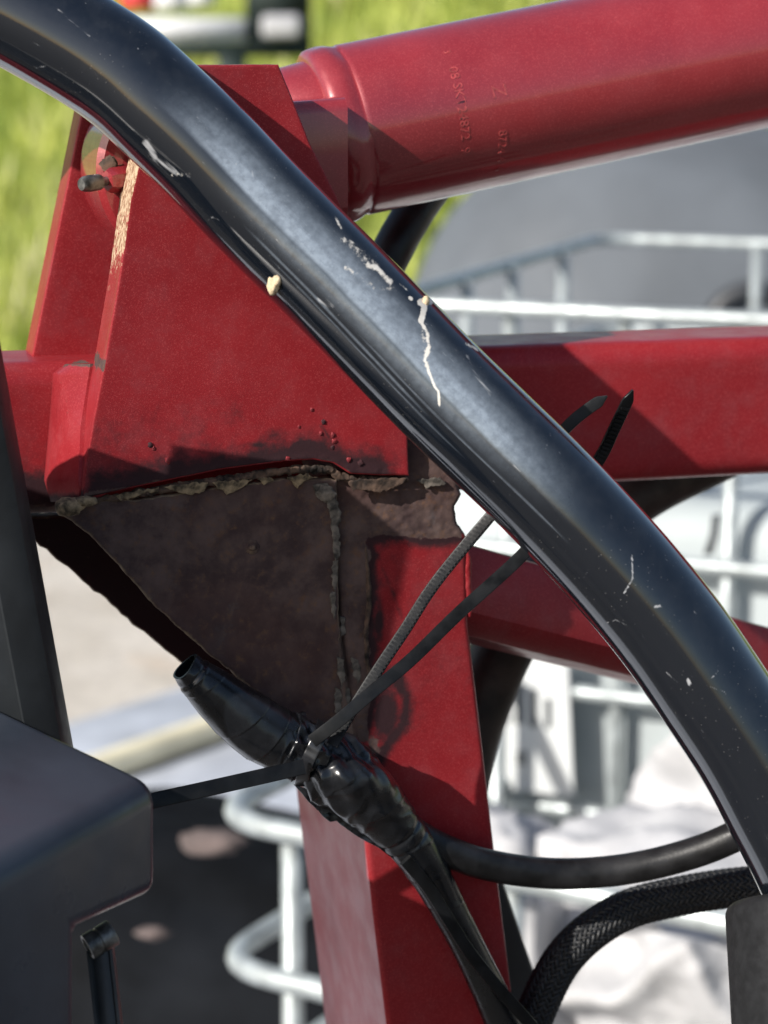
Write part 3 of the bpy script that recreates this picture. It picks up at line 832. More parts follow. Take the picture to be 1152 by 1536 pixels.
# ================================================================== black guard tube
cpts = [(-420, -160), (-250, -105), (-120, -52), (-40, -14), (48, 30), (135, 80), (190, 118), (245, 168), (305, 225), (370, 293), (437, 360), (504, 426), (583, 506), (662, 586), (735, 656), (808, 726),
        (880, 800), (950, 878), (1013, 957), (1074, 1046), (1128, 1130), (1172, 1212), (1222, 1312), (1290, 1470), (1350, 1640)]
q = spline([(x, y, 0.925 - 0.010 * math.sin(i / 24 * math.pi)) for i, (x, y) in enumerate(cpts)], 1050)
pathT = P(q[:, 0], q[:, 1], q[:, 2])
end = pathT[-1]
tail = np.array([end + np.array([0.035 * (1 - math.exp(-k / 8)), 0, -0.0018 * k * (1 + k * 0.02)]) for k in range(1, 120)])
tail[:, 2] = np.linspace(tail[0, 2], 0.0, len(tail))
pathT = np.vstack([pathT, tail])
NS = 300
RT = 85.5 * PXM * 0.917
V, F = sweep(pathT, RT, NS)
TT, TN, TB = frames(pathT)
ring = np.repeat(np.arange(len(pathT)), NS); th = np.tile(np.linspace(0, math.tau, NS, endpoint=False), len(pathT))
sl_ = np.concatenate([[0], np.cumsum(np.linalg.norm(np.diff(pathT, axis=0), axis=1))])
tx, ty, td = PX(V)
ctr = pathT[ring]
face = ((V - ctr) @ FWD) < 0.004
near = face & (tx > -50) & (tx < 1200) & (ty > -50) & (ty < 1400)
idx = np.where(near)[0]
mud = np.zeros(len(V)); scr = np.zeros(len(V))
ax_, ay_ = tx[idx], ty[idx]
def stroke(arr, pts, w, s):
    d = dist_line(pts, ax_, ay_)
    arr[idx] = np.maximum(arr[idx], s * np.clip(1.25 - d / w, 0, 1))
stroke(mud, [(631, 453), (645, 452)], 7, 1.0)
stroke(mud, [(638, 455), (632, 482)], 6, 1.0)
stroke(mud, [(632, 482), (641, 500), (643, 522), (637, 540), (645, 562)], 5.0, 0.66)
stroke(mud, [(634, 490), (638, 520), (641, 548)], 11, 0.44)
stroke(mud, [(644, 560), (652, 580), (658, 588), (659, 608)], 2.6, 0.9)
stroke(mud, [(615, 447), (617, 448)], 4, 0.9)
stroke(mud, [(552, 398), (566, 402), (585, 424)], 9, 0.62)
stroke(mud, [(520, 360), (545, 385), (560, 400)], 16, 0.46)
stroke(mud, [(520, 402), (560, 430), (592, 434)], 9, 0.42)
stroke(mud, [(600, 426), (614, 438)], 3, 0.5)
stroke(mud, [(503, 326), (512, 342)], 4, 0.55)
stroke(mud, [(700, 515), (720, 526)], 5, 0.55)
stroke(mud, [(258, 262), (285, 262)], 6, 0.42)
stroke(mud, [(250, 235), (290, 258)], 14, 0.25)
stroke(scr, [(219, 214), (233, 236)], 8, 0.75)
stroke(scr, [(233, 236), (262, 256)], 11, 0.58)
stroke(scr, [(262, 256), (284, 264)], 6, 0.5)
stroke(scr, [(480, 450), (497, 460)], 7, 0.5)
stroke(scr, [(700, 535), (712, 560), (736, 592)], 4, 0.5)
stroke(scr, [(948, 832), (949, 868), (936, 890)], 1.8, 0.8)
stroke(scr, [(983, 910), (990, 909)], 3, 0.9)
stroke(scr, [(312, 332), (318, 325), (328, 330)], 2, 0.7)
stroke(scr, [(905, 935), (925, 930), (940, 938)], 2, 0.5)
stroke(scr, [(1032, 1020), (1034, 1026)], 4, 0.9)
rs = random.Random(5)
for k in range(90):
    t = rs.random(); i = int(60 + t * 880)
    cx_, cy_ = q[i, 0], q[i, 1]
    o_ = rs.uniform(-55, 70); a = rs.uniform(0, math.tau); l_ = rs.uniform(4, 26) if rs.random() < 0.85 else rs.uniform(30, 70)
    if rs.random() < 0.5: a = math.radians(45 + rs.uniform(-14, 14))
    x0, y0 = cx_ + o_ * 0.7, cy_ - o_ * 0.7
    stroke(scr, [(x0, y0), (x0 + l_ * math.cos(a), y0 + l_ * math.sin(a))], rs.uniform(1.1, 1.8), rs.uniform(0.25, 0.6))
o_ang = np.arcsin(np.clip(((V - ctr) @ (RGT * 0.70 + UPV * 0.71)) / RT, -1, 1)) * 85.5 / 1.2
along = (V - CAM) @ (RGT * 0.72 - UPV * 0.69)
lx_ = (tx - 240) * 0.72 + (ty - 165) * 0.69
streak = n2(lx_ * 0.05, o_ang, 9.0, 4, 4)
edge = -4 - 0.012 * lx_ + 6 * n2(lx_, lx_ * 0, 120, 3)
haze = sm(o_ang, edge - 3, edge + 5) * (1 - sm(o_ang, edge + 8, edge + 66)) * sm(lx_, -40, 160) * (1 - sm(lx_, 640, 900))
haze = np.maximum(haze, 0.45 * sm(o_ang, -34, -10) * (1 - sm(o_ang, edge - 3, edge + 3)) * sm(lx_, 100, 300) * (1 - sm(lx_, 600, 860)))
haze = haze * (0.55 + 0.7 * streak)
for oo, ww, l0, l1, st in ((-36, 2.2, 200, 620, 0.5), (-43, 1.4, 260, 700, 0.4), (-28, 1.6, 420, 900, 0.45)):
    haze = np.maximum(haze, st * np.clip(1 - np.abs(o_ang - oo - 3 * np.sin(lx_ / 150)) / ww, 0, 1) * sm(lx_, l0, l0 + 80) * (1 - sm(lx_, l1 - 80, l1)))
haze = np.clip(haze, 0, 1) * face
gt = thing('guard_tube', tuple(pathT[-1]), 'bent glossy black steel guard tube with scratches and dried mud', 'tube')
obj('tube', V, F, M['gloss'], gt, dict(mud=mud, scratch=scr, haze=haze, u=sl_[ring], v=(th + 0.0) * RT), None)
def on_tube(px, py):
    i = idx[np.argmin((ax_ - px) ** 2 + (ay_ - py) ** 2)]; return V_t[i], (V_t[i] - pathT[ring[i]]) / RT
V_t = V
for (x, y, r, s) in ((412, 428, 12, 1), (416, 420, 8, 4), (637, 452, 7, 2)):
    p, n_ = on_tube(x, y)
    Vb, Fb = blob(p + n_ * 0.0005, r * PXM * 0.9, (0.8, 0.7, 1.15), 0.4, s * 3, 3, 2.5)
    obj('mud_crumb', Vb, Fb, M['mud'], gt, None, 70)

# ================================================================== cables, tape and ties
def px_path(pts, n):
    """pts: (px, py, offset in metres from the machine's front plane)"""
    q = spline(pts, n)
    return F2(q[:, 0], q[:, 1], q[:, 2])
tp = thing('taped_cable', tuple(F2(520, 1170, -0.02)), 'black cable joint wrapped in wrinkled electrical tape with open cone end', 'cable')
# upper cone of tape
pts = [(277, 1001, 24), (292, 1014, 29), (318, 1036, 37), (352, 1066, 44), (388, 1093, 48), (418, 1110, 47), (440, 1120, 45), (456, 1126, 43), (476, 1136, 47)]
qq = spline([(a, b, r) for a, b, r in pts], 240)
path = F2(qq[:, 0], qq[:, 1], -0.016)
n, ns = 240, 96
ii = np.linspace(0, 1, n)[:, None]; th = np.linspace(0, math.tau, ns, endpoint=False)[None]
spi = (ii * 4.6 + 0.25 * np.sin(ii * 9) + th / math.tau) % 1.0
wr = 0.022 * spi ** 8 * (ii < 0.8)
pin = np.exp(-((ii - 0.88) / 0.10) ** 2)
wr = wr + pin * (0.10 * np.sin(5 * th + 22 * ii) * np.sin(3 * th + 1) + 0.06 * np.sin(11 * th - 40 * ii))
wr = wr + 0.07 * (fbm(np.stack([ii * 5 + th * 0, np.cos(th) * 1.4 + ii * 0, np.sin(th) * 1.4 + ii * 0], -1), 3) - 0.5)
wr = wr + 0.10 * np.exp(-(ii / 0.03) ** 2) * np.sin(3 * th + 0.6) + 0.04 * np.exp(-((ii - 0.085) / 0.012) ** 2) - 0.05 * np.exp(-((ii - 0.062) / 0.01) ** 2)
rg = 1 - np.abs(fbm(np.stack([ii * 12 + np.cos(th) * 0.5, np.cos(th) * 1.3 + 5 + ii * 0, np.sin(th) * 1.3 + ii * 0], -1), 2) - 0.5) * 4
wr = wr + 0.10 * np.clip(rg, 0, 1) ** 3 * sm(ii, 0.68, 0.82) + 0.06 * sm(ii, 0.765, 0.775) * (1 - sm(ii, 0.90, 0.91))
V, F = sweep(path, qq[:, 2] * PXM * 0.985, ns, 1 + wr, cap=False)
# flatten a little, then an inner skin so that the open end is hollow
T_, N_, B_ = frames(path)
Vi, Fi = sweep(path[:120], qq[:120, 2] * PXM * 0.985 - 0.0011, ns, (1 + wr)[:120], cap=True)
Fi = Fi[:-2] + [Fi[-1]]
lip = [[j, (j + 1) % ns, len(V) + (j + 1) % ns, len(V) + j] for j in range(ns)]
VV = np.vstack([V, Vi]); FF = F + [[k + len(V) for k in f] for f in Fi] + lip
obj('tape_cone', VV, FF, M['tape'], tp, None, 60)
# lower bulge running into the cable
pts = [(470, 1128, 40, -.016), (492, 1146, 52, -.017), (518, 1166, 55, -.018), (548, 1194, 50, -.017), (580, 1226, 43, -.015), (612, 1262, 38, -.014), (640, 1304, 33, -.013), (668, 1354, 29, -.012),
       (698, 1412, 27, -.012), (728, 1474, 28, -.012), (758, 1540, 31, -.012), (800, 1640, 31, -.012)]
qq = spline([(a, b, d, r) for a, b, r, d in pts], 420)
path = F2(qq[:, 0], qq[:, 1], qq[:, 2])
n = 420; ii = np.linspace(0, 1, n)[:, None]
spi = (ii * 10.0 + 0.2 * np.sin(ii * 14) + th / math.tau) % 1.0
wr = 0.028 * spi ** 8 * (ii < 0.5)
pin = np.exp(-((ii - 0.05) / 0.09) ** 2)
wr = wr + pin * (0.09 * np.sin(4 * th + 30 * ii) + 0.06 * np.sin(9 * th - 60 * ii) + 0.10 * np.sin(2 * th + 14 * ii))
wr = wr + 0.10 * (fbm(np.stack([ii * 10 + th * 0, np.cos(th) * 1.2 + ii * 0, np.sin(th) * 1.2 + ii * 0 + 9], -1), 3) - 0.5) * (1 - sm(ii, 0.35, 0.6) * 0.85)
rg = 1 - np.abs(fbm(np.stack([ii * 20 + np.cos(th) * 0.9, np.cos(th + ii * 6) * 1.1 + 3, np.sin(th + ii * 6) * 1.1], -1), 2) - 0.5) * 4
wr = wr + 0.055 * np.clip(rg, 0, 1) ** 2 * (1 - sm(ii, 0.16, 0.34))
wr = wr - 0.05 * np.exp(-((ii - 0.28) / 0.006) ** 2) - 0.04 * np.exp(-((ii - 0.31) / 0.005) ** 2)
V, F = sweep(path, qq[:, 3] * PXM * 0.985, ns, 1 + wr)
obj('tape_wrap', V, F, M['tape'], tp, None, 60)
# creased strips across the pinch and a loose flap beneath
def ribbon(name, pts, w_px, thick, mat, parent, n=80, face=None, ridges=None, tip=False, twist=None, wig=0.0, seed=0.0):
    """flat strap: pts (px, py, offset); faces the viewer unless `face` given"""
    q = spline(pts, n); path = F2(q[:, 0], q[:, 1], q[:, 2])
    f = -FWD if face is None else np.asarray(face, float)
    T, N, B = frames(path, f)
    if twist is not None:
        a = np.interp(np.linspace(0, 1, n), np.linspace(0, 1, len(twist)), np.radians(twist))[:, None]
        N, B = N * np.cos(a) + B * np.sin(a), B * np.cos(a) - N * np.sin(a)
    w = np.full(n, w_px * PXM / 2)
    if tip:
        s = np.concatenate([[0], np.cumsum(np.linalg.norm(np.diff(path, axis=0), axis=1))]); rem = s[-1] - s
        w = w * np.clip(0.12 + rem / (w_px * PXM * 0.95), 0.12, 1)
    wv = (fbm(np.stack([np.linspace(0, 1, n) * 8, np.full(n, seed), np.zeros(n)], -1), 2) - 0.5)[:, None] * wig if wig else 0
    prof = rrect(2, 1, 0.22, 2)
    V = np.concatenate([path[i] + N[i] * (y * thick) + B[i] * x * w[i] + (N[i] * wv[i] if wig else 0) for i in range(n) for x, y in [pp for pp in prof]]).reshape(-1, 3)
    k = len(prof)
    F = [[i * k + j, i * k + (j + 1) % k, (i + 1) * k + (j + 1) % k, (i + 1) * k + j] for i in range(n - 1) for j in range(k)] + [list(range(k)), list(range((n - 1) * k, n * k))]
    parts = [(V, F)]
    o = obj(name, V, F, mat, parent, None, 30)
    if ridges:
        a0, a1, pitch, side = ridges
        s = np.concatenate([[0], np.cumsum(np.linalg.norm(np.diff(path, axis=0), axis=1))])
        pr = []
        for d in np.arange(s[-1] * a0, s[-1] * a1, pitch):
            c = np.array([np.interp(d, s, path[:, j]) for j in range(3)]); i = int(np.interp(d, s, np.arange(n)))
            pr.append(box(c + N[i] * side * (thick * 0.5 + 0.0003), T[i], B[i], N[i], pitch * 0.5, w[i] * 1.40, 0.0009))
        V, F = merge(pr)
        t = obj('teeth', V, F, mat, o if parent is not None else o, None, 30); t['kind'] = 'stuff'
    return o
ribbon('tape_strip', [(486, 1082, -.018), (480, 1104, -.0300), (466, 1132, -.0322), (456, 1156, -.0295), (452, 1180, -.018)], 20, 0.0007, M['tape'], tp, 50, twist=[-20, 6, 14, -10], wig=0.0022, seed=5)
# thin flap of tape hanging under the joint
fl_out = [(440, 1176), (470, 1188), (520, 1222), (560, 1246), (600, 1282), (640, 1330), (610, 1306), (570, 1272), (540, 1258), (505, 1232), (495, 1234), (460, 1200)]
plate('tape_flap', fl_out, -0.018, 0.0006, M['tape'], tp, 3.0, 2.0, 9, 0.5, None, None, lambda a, b: 0.004 * (n2(a, b, 22, 3) - 0.5), rings=1)
# flat lead lying along the taped cable
ribbon('flat_lead', [(608, 1290, -.030), (640, 1328, -.0265), (672, 1378, -.0245), (704, 1428, -.024), (744, 1478, -.024), (790, 1530, -.025), (850, 1600, -.026)], 20, 0.0022, M['tie'], tp, 90, twist=[-8, -14, -10, -8])
Vt, Ft = text_mesh('C 19', 0.0056, 0.0002)
base = F2(741, 1478, -0.0212); ud = F2(758, 1518, -0.0212) - base; ud /= np.linalg.norm(ud); fn = -YM; rd = np.cross(fn, ud); 
Wt = base + Vt[:, :1] * ud + Vt[:, 1:2] * rd * 1.0 + Vt[:, 2:3] * fn
M['print'] = simple('faded_grey_print', (0.10, 0.11, 0.13), 0.7, 0.3, 300, bumps=0.0)
obj('printed_mark', Wt, Ft, M['print'], tp, None, None)

# cable ties
o = ribbon('cable_tie', [(498, 1118, -.034), (524, 1073, -.030), (567, 1005, -.027), (606, 947, -.025), (655, 872, -.023), (734, 776, -.024), (800, 700, -.028), (850, 641, -.032), (880, 615, -.034), (911, 594, -.037)],
           18, 0.0012, M['tie'], None, 150, ridges=(0.03, 0.72, 0.0021, 1), tip=True, twist=[-12, -10, -10, -14, -20, 4])
tag(o, 'ridged black cable tie in front of the post, its plain pointed tail above the tube', 'cable tie', 'cable ties on the taped joint')
o = ribbon('cable_tie', [(468, 1112, -.036), (509, 1080, -.039), (558, 1038, -.038), (616, 990, -.034), (688, 920, -.027), (782, 834, -.022), (850, 756, -.020), (898, 690, -.022), (922, 642, -.026), (949, 585, -.032)],
           20, 0.0012, M['tie'], None, 150, ridges=(0.80, 0.965, 0.0021, 1), tip=True, twist=[0, -4, -6, -10, 10, 34])
tag(o, 'smooth black cable tie crossing over the ridged one, sunlit ridged tail above the tube', 'cable tie', 'cable ties on the taped joint')
o = ribbon('cable_tie', [(456, 1150, -.036), (400, 1163, -.038), (320, 1181, -.041), (243, 1198, -.045), (150, 1219, -.05)], 23, 0.0015, M['tie'], None, 80, twist=[8, 6, 6])
tag(o, 'flat black cable tie stretched from the taped joint to the black box', 'cable tie', 'cable ties on the taped joint')

# smooth black cable looping to the right
q = spline([(566, 1212, -.012), (620, 1250, -.010), (668, 1276, -.010), (730, 1297, -.008), (810, 1309, -.004), (890, 1309, -.008), (970, 1298, -.016), (1050, 1276, -.026), (1112, 1250, -.034), (1200, 1210, -.04), (1330, 1130, -.04)], 200)
V, F = sweep(F2(q[:, 0], q[:, 1], q[:, 2]), 25.5 * PXM * 0.985, 40)
o = obj('rubber_cable', V, F, M['rubber'], None, None, None); tag(o, 'smooth black rubber cable sagging from the taped joint behind the tube', 'cable')

# braided hose: crossing strands over a core
bh = None
q = spline([(770, 1650, .02), (790, 1560, .02), (815, 1492, .02), (846, 1437, .02), (890, 1394, .02), (945, 1363, .02), (1010, 1346, .015), (1080, 1334, .005), (1150, 1326, -.005), (1240, 1310, -.01), (1360, 1270, -.01)], 620)
path = F2(q[:, 0], q[:, 1], q[:, 2])
rH = 30 * PXM
bh = thing('braided_hose', tuple(path[60]), 'black hose in a braided sleeve curving behind the glossy tube', 'hose')
V, F = sweep(path, rH * 0.90, 32); obj('core', V, F, M['braid'], bh, None, None)
T, N, B = frames(path)
s = np.concatenate([[0], np.cumsum(np.linalg.norm(np.diff(path, axis=0), axis=1))])
parts = []
NST = 20; pitch = 2 * math.pi * rH * 1.15
for dirn in (1, -1):
    for k in range(NST):
        m = 1500
        ss = np.linspace(0, s[-1], m)
        ph = dirn * ss / pitch * math.tau + k * math.tau / NST
        c = np.stack([np.interp(ss, s, path[:, j]) for j in range(3)], 1)
        nn = np.stack([np.interp(ss, s, N[:, j]) for j in range(3)], 1); bb = np.stack([np.interp(ss, s, B[:, j]) for j in range(3)], 1)
        wv = dirn * np.cos(dirn * ss / pitch * math.tau * NST / 2.0 + k * math.pi + math.pi / 4) * 0.00040
        rr = (rH * 1.0 + wv)[:, None]
        od = np.cos(ph)[:, None] * nn + np.sin(ph)[:, None] * bb
        cen = c + od * rr
        tg = np.gradient(cen, axis=0); tg /= np.linalg.norm(tg, axis=1)[:, None]
        sd = np.cross(tg, od); sd /= np.linalg.norm(sd, axis=1)[:, None]
        wid, hgt = 0.00085, 0.00065
        Vs = np.stack([cen + sd * wid, cen + sd * wid * 0.5 + od * hgt, cen - sd * wid * 0.5 + od * hgt, cen - sd * wid], 1).reshape(-1, 3)
        I = np.arange(m - 1)[:, None] * 4; J = np.arange(3)[None]
        Fs = np.stack([I + J, I + J + 1, I + 5 + J, I + 4 + J], -1).reshape(-1, 4).tolist()
        parts.append((Vs, Fs))
V, F = merge(parts)
o = obj('braided_sleeve', V, F, M['braid'], bh, None, None); o['kind'] = 'stuff'

# thick brown pipe curving behind beam and post
q = spline([(1260, 560, .14), (1170, 628, .14), (1068, 680, .14), (956, 738, .14), (852, 826, .14), (766, 950, .14), (714, 1070, .14), (688, 1170, .14), (672, 1290, .14), (668, 1420, .14), (690, 1700, .14)], 160)
V, F = sweep(F2(q[:, 0], q[:, 1], q[:, 2]), 50 * PXM * 1.14, 48)
o = obj('curved_pipe', V, F, M['pipe'], None, None, None); tag(o, 'thick dull brown curved pipe passing behind the red beam and post', 'pipe')
# hose below the hydraulic cylinder
q = spline([(780, 150, .17), (700, 215, .165), (640, 290, .15), (602, 350, .14), (572, 410, .135), (540, 480, .13), (500, 600, .13)], 120)
V, F = sweep(F2(q[:, 0], q[:, 1], q[:, 2]), 31 * PXM * 1.13, 40)
o = obj('rubber_hose', V, F, M['rubber'], None, None, None); tag(o, 'dark rubber hose emerging below the hydraulic cylinder', 'hose')
# black flat bar behind the post, lower right
pa, pb = F2(690, 1320, .112), F2(812, 1670, .112)
axp = (pb - pa) / np.linalg.norm(pb - pa)
up_ = np.cross(axp, YM); up_ /= np.linalg.norm(up_)
wds = [(0, 0.012), (0.25, 0.019), (1.0, 0.022)]
L = np.linalg.norm(pb - pa)
V, F = prism([pa, pa + axp * L * 0.5, pb], rrect(0.028, 0.040, 0.003, 3), YM, up_)
o = obj('steel_bar', V, F, M['strut'], None, None, 30); tag(o, 'matt black steel bar leaning behind the red post near the braided hose', 'bar')

# grey rubber bumper at the lower right
cx_ = 1212; ct = P(cx_, 1352, 0.93); cb = P(cx_ + 24, 1700, 0.90)
axr = (cb - ct) / np.linalg.norm(cb - ct); Rr = 124 * PXM * 0.93
prof = [(0.0, Rr * 0.2), (0.0, Rr * 0.80)] + [(Rr * 0.16 * (1 - math.sin(a)), Rr * (0.84 + 0.16 * math.cos(a))) for a in np.linspace(math.pi / 2, 0, 8)] + [(0.05, Rr * 1.0), (0.1, Rr * 0.99), (0.16, Rr * .98)]
V, F = lathe(ct, axr, prof, 90)
o = obj('rubber_bumper', V, F, M['cap'], None, None, 40); tag(o, 'dusty dark grey rubber bumper with rounded rim below the tube', 'bumper')

# ================================================================== black box, lower left
A = P(243, 1170, 0.88)
r0 = ray(0, 1303); Bp = CAM + r0 * ((A[2] - CAM[2]) / r0[2])
ab = (Bp - A); ab[2] = 0; ab /= np.linalg.norm(ab)
e_h = np.array([ab[1], -ab[0], 0.0]); e_h = e_h if e_h[0] < 0 else -e_h
r1 = ray(0, 1054)                                   # point of the rear top edge
mA = np.array([[e_h[0], -r1[0]], [e_h[1], -r1[1]]]); k_, t_ = np.linalg.solve(mA, (CAM - A)[:2])
Qp = CAM + r1 * t_
Ev = (Qp - A) / np.linalg.norm(Qp - A)
nside = -e_h
def on_side(px, py):
    r = ray(px, py); t = ((A - CAM) @ nside) / (r @ nside); return CAM + r * t
poly = [on_side(243, 1170), on_side(243, 1346), on_side(122, 1402), on_side(122, 1640), on_side(-160, 1640), on_side(-160, 1389)]
k = len(poly)
poly[-1][2] = A[2]
V = np.vstack([poly, [p + Ev * 0.20 for p in poly]])
F = [list(range(k)), list(range(k, 2 * k))[::-1]] + [[j, (j + 1) % k, k + (j + 1) % k, k + j] for j in range(k)]
bxo = thing('equipment_box', tuple(on_side(60, 1640)), 'black powder coated box with rounded edges and a sloping lid', 'box')
o = obj('housing', V, F, M['boxblack'], bxo, None, None)
m = o.modifiers.new('bevel', 'BEVEL'); m.width = 0.0095; m.segments = 7; m.use_clamp_overlap = False; m.limit_method = 'ANGLE'; m.angle_limit = math.radians(20)
# strap and clip under the notch
cl0 = on_side(141, 1412) + nside * 0.002; cl1 = on_side(163, 1400) + np.array([0.0, 0.02, 0])
clx = P(131, 1421, 0.880); cly = P(168, 1399, 0.884)
axk = (cly - clx) / np.linalg.norm(cly - clx)
V, F = lathe(clx, axk, [(0.0095, .0010), (0.0095, .0036), (0.0, .0040), (-0.0003, .0046), (0.0, .0054), (.0045, .0055), (.0050, .0051), (.0056, .0051), (.0060, .0055), (.0115, .0055), (.0120, .005), (.0120, .001)], 36)
obj('clip', V, F, M['nipple'], bxo, None, 35)
pa, pb = P(150, 1424, 0.885), P(174, 1640, 0.875)
axp = (pb - pa) / np.linalg.norm(pb - pa); rt_ = np.cross(axp, FWD); rt_ /= np.linalg.norm(rt_)
pr_ = [(-.0056, -.002), (-.0052, .0022), (-.004, .0022), (-.0032, .0008), (0, .0018), (.0032, .0008), (.004, .0022), (.0052, .0022), (.0056, -.002)]
V, F = prism([pa, pb], pr_, rt_, np.cross(rt_, axp) * 1.0 if (np.cross(rt_, axp) @ FWD) < 0 else -np.cross(rt_, axp))
obj('strap', V, F, M['strut'], bxo, None, 35)

# black strut behind the box
pa, pb = P(-112, 420, 0.854), P(44, 1230, 0.945)
axp = (pb - pa) / np.linalg.norm(pb - pa)
fx = np.cross(axp, np.array([0, -1.0, 0])); fx /= np.linalg.norm(fx); fy = np.cross(fx, axp)
if fx[0] < 0: fx = -fx
if fy @ FWD < 0: fy = -fy
hw = 0.0205
pr_ = [(hw, 0.02), (hw, 0.004), (hw - .001, 0.0), (hw - .006, -.0035), (hw - .0135, -.0058), (hw - .0145, -.0050), (hw - .0150, -.0012), (-hw, -.0012), (-hw, 0.02)]
V, F = prism([pa, pb], pr_, fx, fy)
st_ = thing('steel_strut', tuple(pb), 'leaning black steel strut with a raised edge behind the black box', 'strut')
obj('edge_bar', V, F, M['strut'], st_, None, 25)
k0, k1 = pa + (pb - pa) * 0.04, pb  # unseen panel added left of the strut to shade the post and gusset
pv = [k0 - fx * hw * 0.9, k0 - fx * (hw + 0.32) + np.array([0, 0, 0.10]), k1 - fx * (hw + 0.32), k1 - fx * hw * 0.9]
pv = np.array([p + fy * 0.004 for p in pv] + [p + fy * 0.012 for p in pv])
obj('shade_panel', pv, [[0, 1, 2, 3], [4, 5, 6, 7], [0, 1, 5, 4], [1, 2, 6, 5], [2, 3, 7, 6], [3, 0, 4, 7]], M['panel'], st_, None, 25)


# ================================================================== background things
def ring_path(c, d1, L1, d2, L2, r=0.07, n=8):
    """rounded rectangle from corner c along d1 and d2 (horizontal unit vectors)"""
    c = np.asarray(c); out = []
    cor = [(c, d2, d1), (c + d1 * L1, -d1, d2), (c + d1 * L1 + d2 * L2, -d2, -d1), (c + d2 * L2, d1, -d2)]
    for p, din, dout in cor:
        a = p + din * r; b = p + dout * r
        for t in np.linspace(0, 1, n):
            out.append((1 - t) ** 2 * a + 2 * t * (1 - t) * p + t * t * b)
    out.append(out[0]); return np.array(out)
def cage(root, c, d1, L1, d2, L2, zs, z0, r, upr):
    for zz in zs:
        pth = ring_path(np.array([c[0], c[1], zz]), d1, L1, d2, L2)
        V, F = sweep(pth, r, 12, cap=False, ref=(0, 0, 1)); obj('rail', V, F, M['galv'], root, None, None)
    for side, t in upr:
        base, d, nrm_ = {'f': (np.array(c), d1, d2), 'l': (np.array(c), d2, d1), 'b': (np.array(c) + d2 * L2, d1, -d2), 'r': (np.array(c) + d1 * L1, d2, -d1)}[side]
        p = base + d * t + nrm_ * (r * 1.3)
        V, F = sweep([np.array([p[0], p[1], z0]), np.array([p[0], p[1], zs[0] + 0.0])], r * 0.95, 12, ref=(1, 0, 0)); obj('upright', V, F, M['galv'], root, None, None)
# far cage (tall)
fc = P(566, 454, 2.73); z_top = fc[2]
d1 = np.array([0.93, -0.368, 0]); d1 /= np.linalg.norm(d1); d2 = np.array([-d1[1], d1[0], 0.0])
cg = thing('container_cage', (fc[0], fc[1], 0), 'tall galvanised tube cage round a pale plastic tank behind the beam', 'cage', 'galvanised container cages')
zs = [z_top - k for k in (0.0, 0.15, 0.30, 0.475, 0.63, 0.80)]
cage(cg, fc, d1, 1.1, d2, 1.0, zs, 0.14, 0.0095, [('f', 0.17), ('f', 0.315), ('f', 0.45), ('f', 0.62), ('f', 0.78), ('f', 0.95), ('l', 0.30), ('l', 0.50), ('l', 0.75), ('b', 0.265), ('b', 0.5), ('b', 0.8), ('r', .3), ('r', .7)])
ctr = fc[:2] + (d1[:2] * 1.1 + d2[:2] * 1.0) / 2
V, F = box((ctr[0], ctr[1], 0.07), d1, d2, (0, 0, 1), 1.12, 1.02, 0.14); o = obj('pallet', V, F, M['darkhole'], cg, None, None)
# grey-white plastic inner tank in the left part of that cage
def rounded_box(c, u, v, sx, sy, z0, z1, r, mat, name, parent=None, amp=0.0, seed=0.0, n=14):
    bm = bmesh.new(); bmesh.ops.create_cube(bm, size=1.0)
    for vv in bm.verts: vv.co = Vector((vv.co.x * sx, vv.co.y * sy, vv.co.z * (z1 - z0)))
    bmesh.ops.bevel(bm, geom=list(bm.edges), offset=r, segments=5, profile=0.5, affect='EDGES')
    if amp:
        bmesh.ops.subdivide_edges(bm, edges=list(bm.edges), cuts=2, use_grid_fill=True)
    V = np.array([x.co for x in bm.verts]); F = [[x.index for x in q.verts] for q in bm.faces]; bm.free()
    Wd = np.array([c[0], c[1], (z0 + z1) / 2]) + V[:, :1] * u + V[:, 1:2] * v + V[:, 2:] * np.array([0, 0, 1.0])
    if amp: Wd = Wd + (fbm(V * 5 + seed, 3)[:, None] - 0.5) * amp * V / np.maximum(np.linalg.norm(V, axis=1)[:, None], 1e-6)
    return obj(name, Wd, F, mat, parent, None, 50)
tc = fc[:2] + d1[:2] * 0.55 + d2[:2] * 0.50
o = rounded_box(tc, d1, d2, 1.02, 0.92, 0.145, z_top - 0.235, 0.05, M['liner'], 'plastic_tank'); tag(o, 'pale grey plastic tank inside the tall cage', 'tank')
# white sacks
def sack(c, size, rz, seed, label, group='white sacks in the cages', dens=34):
    n = dens
    bm = bmesh.new(); bmesh.ops.create_cube(bm, size=2.0); bmesh.ops.subdivide_edges(bm, edges=list(bm.edges), cuts=n, use_grid_fill=True)
    V = np.array([x.co for x in bm.verts]); F = [[x.index for x in q.verts] for q in bm.faces]; bm.free()
    S = V / np.linalg.norm(V, axis=1)[:, None]; V = 0.45 * V + 0.62 * S
    rn = np.abs(fbm(V * 1.25 + seed * 7.1, 2) - 0.5) * 2.6
    rn2 = np.abs(fbm(V * 3.4 + seed * 3.3 + 30, 3) - 0.5) * 2
    V = V * (0.80 + 0.34 * (1 - rn)[:, None] ** 2 + 0.05 * (1 - rn2)[:, None] ** 2)
    V = V * np.asarray(size) / 2
    R = np.array([[math.cos(rz), -math.sin(rz), 0], [math.sin(rz), math.cos(rz), 0], [0, 0, 1]])
    o = obj('white_sack', V @ R.T + np.asarray(c), F, M['sack'], None, None, None)
    tag(o, label, 'sack', group); return o
def at_cage(t1, t2, z): 
    p = fc + d1 * t1 + d2 * t2; return (p[0], p[1], z)
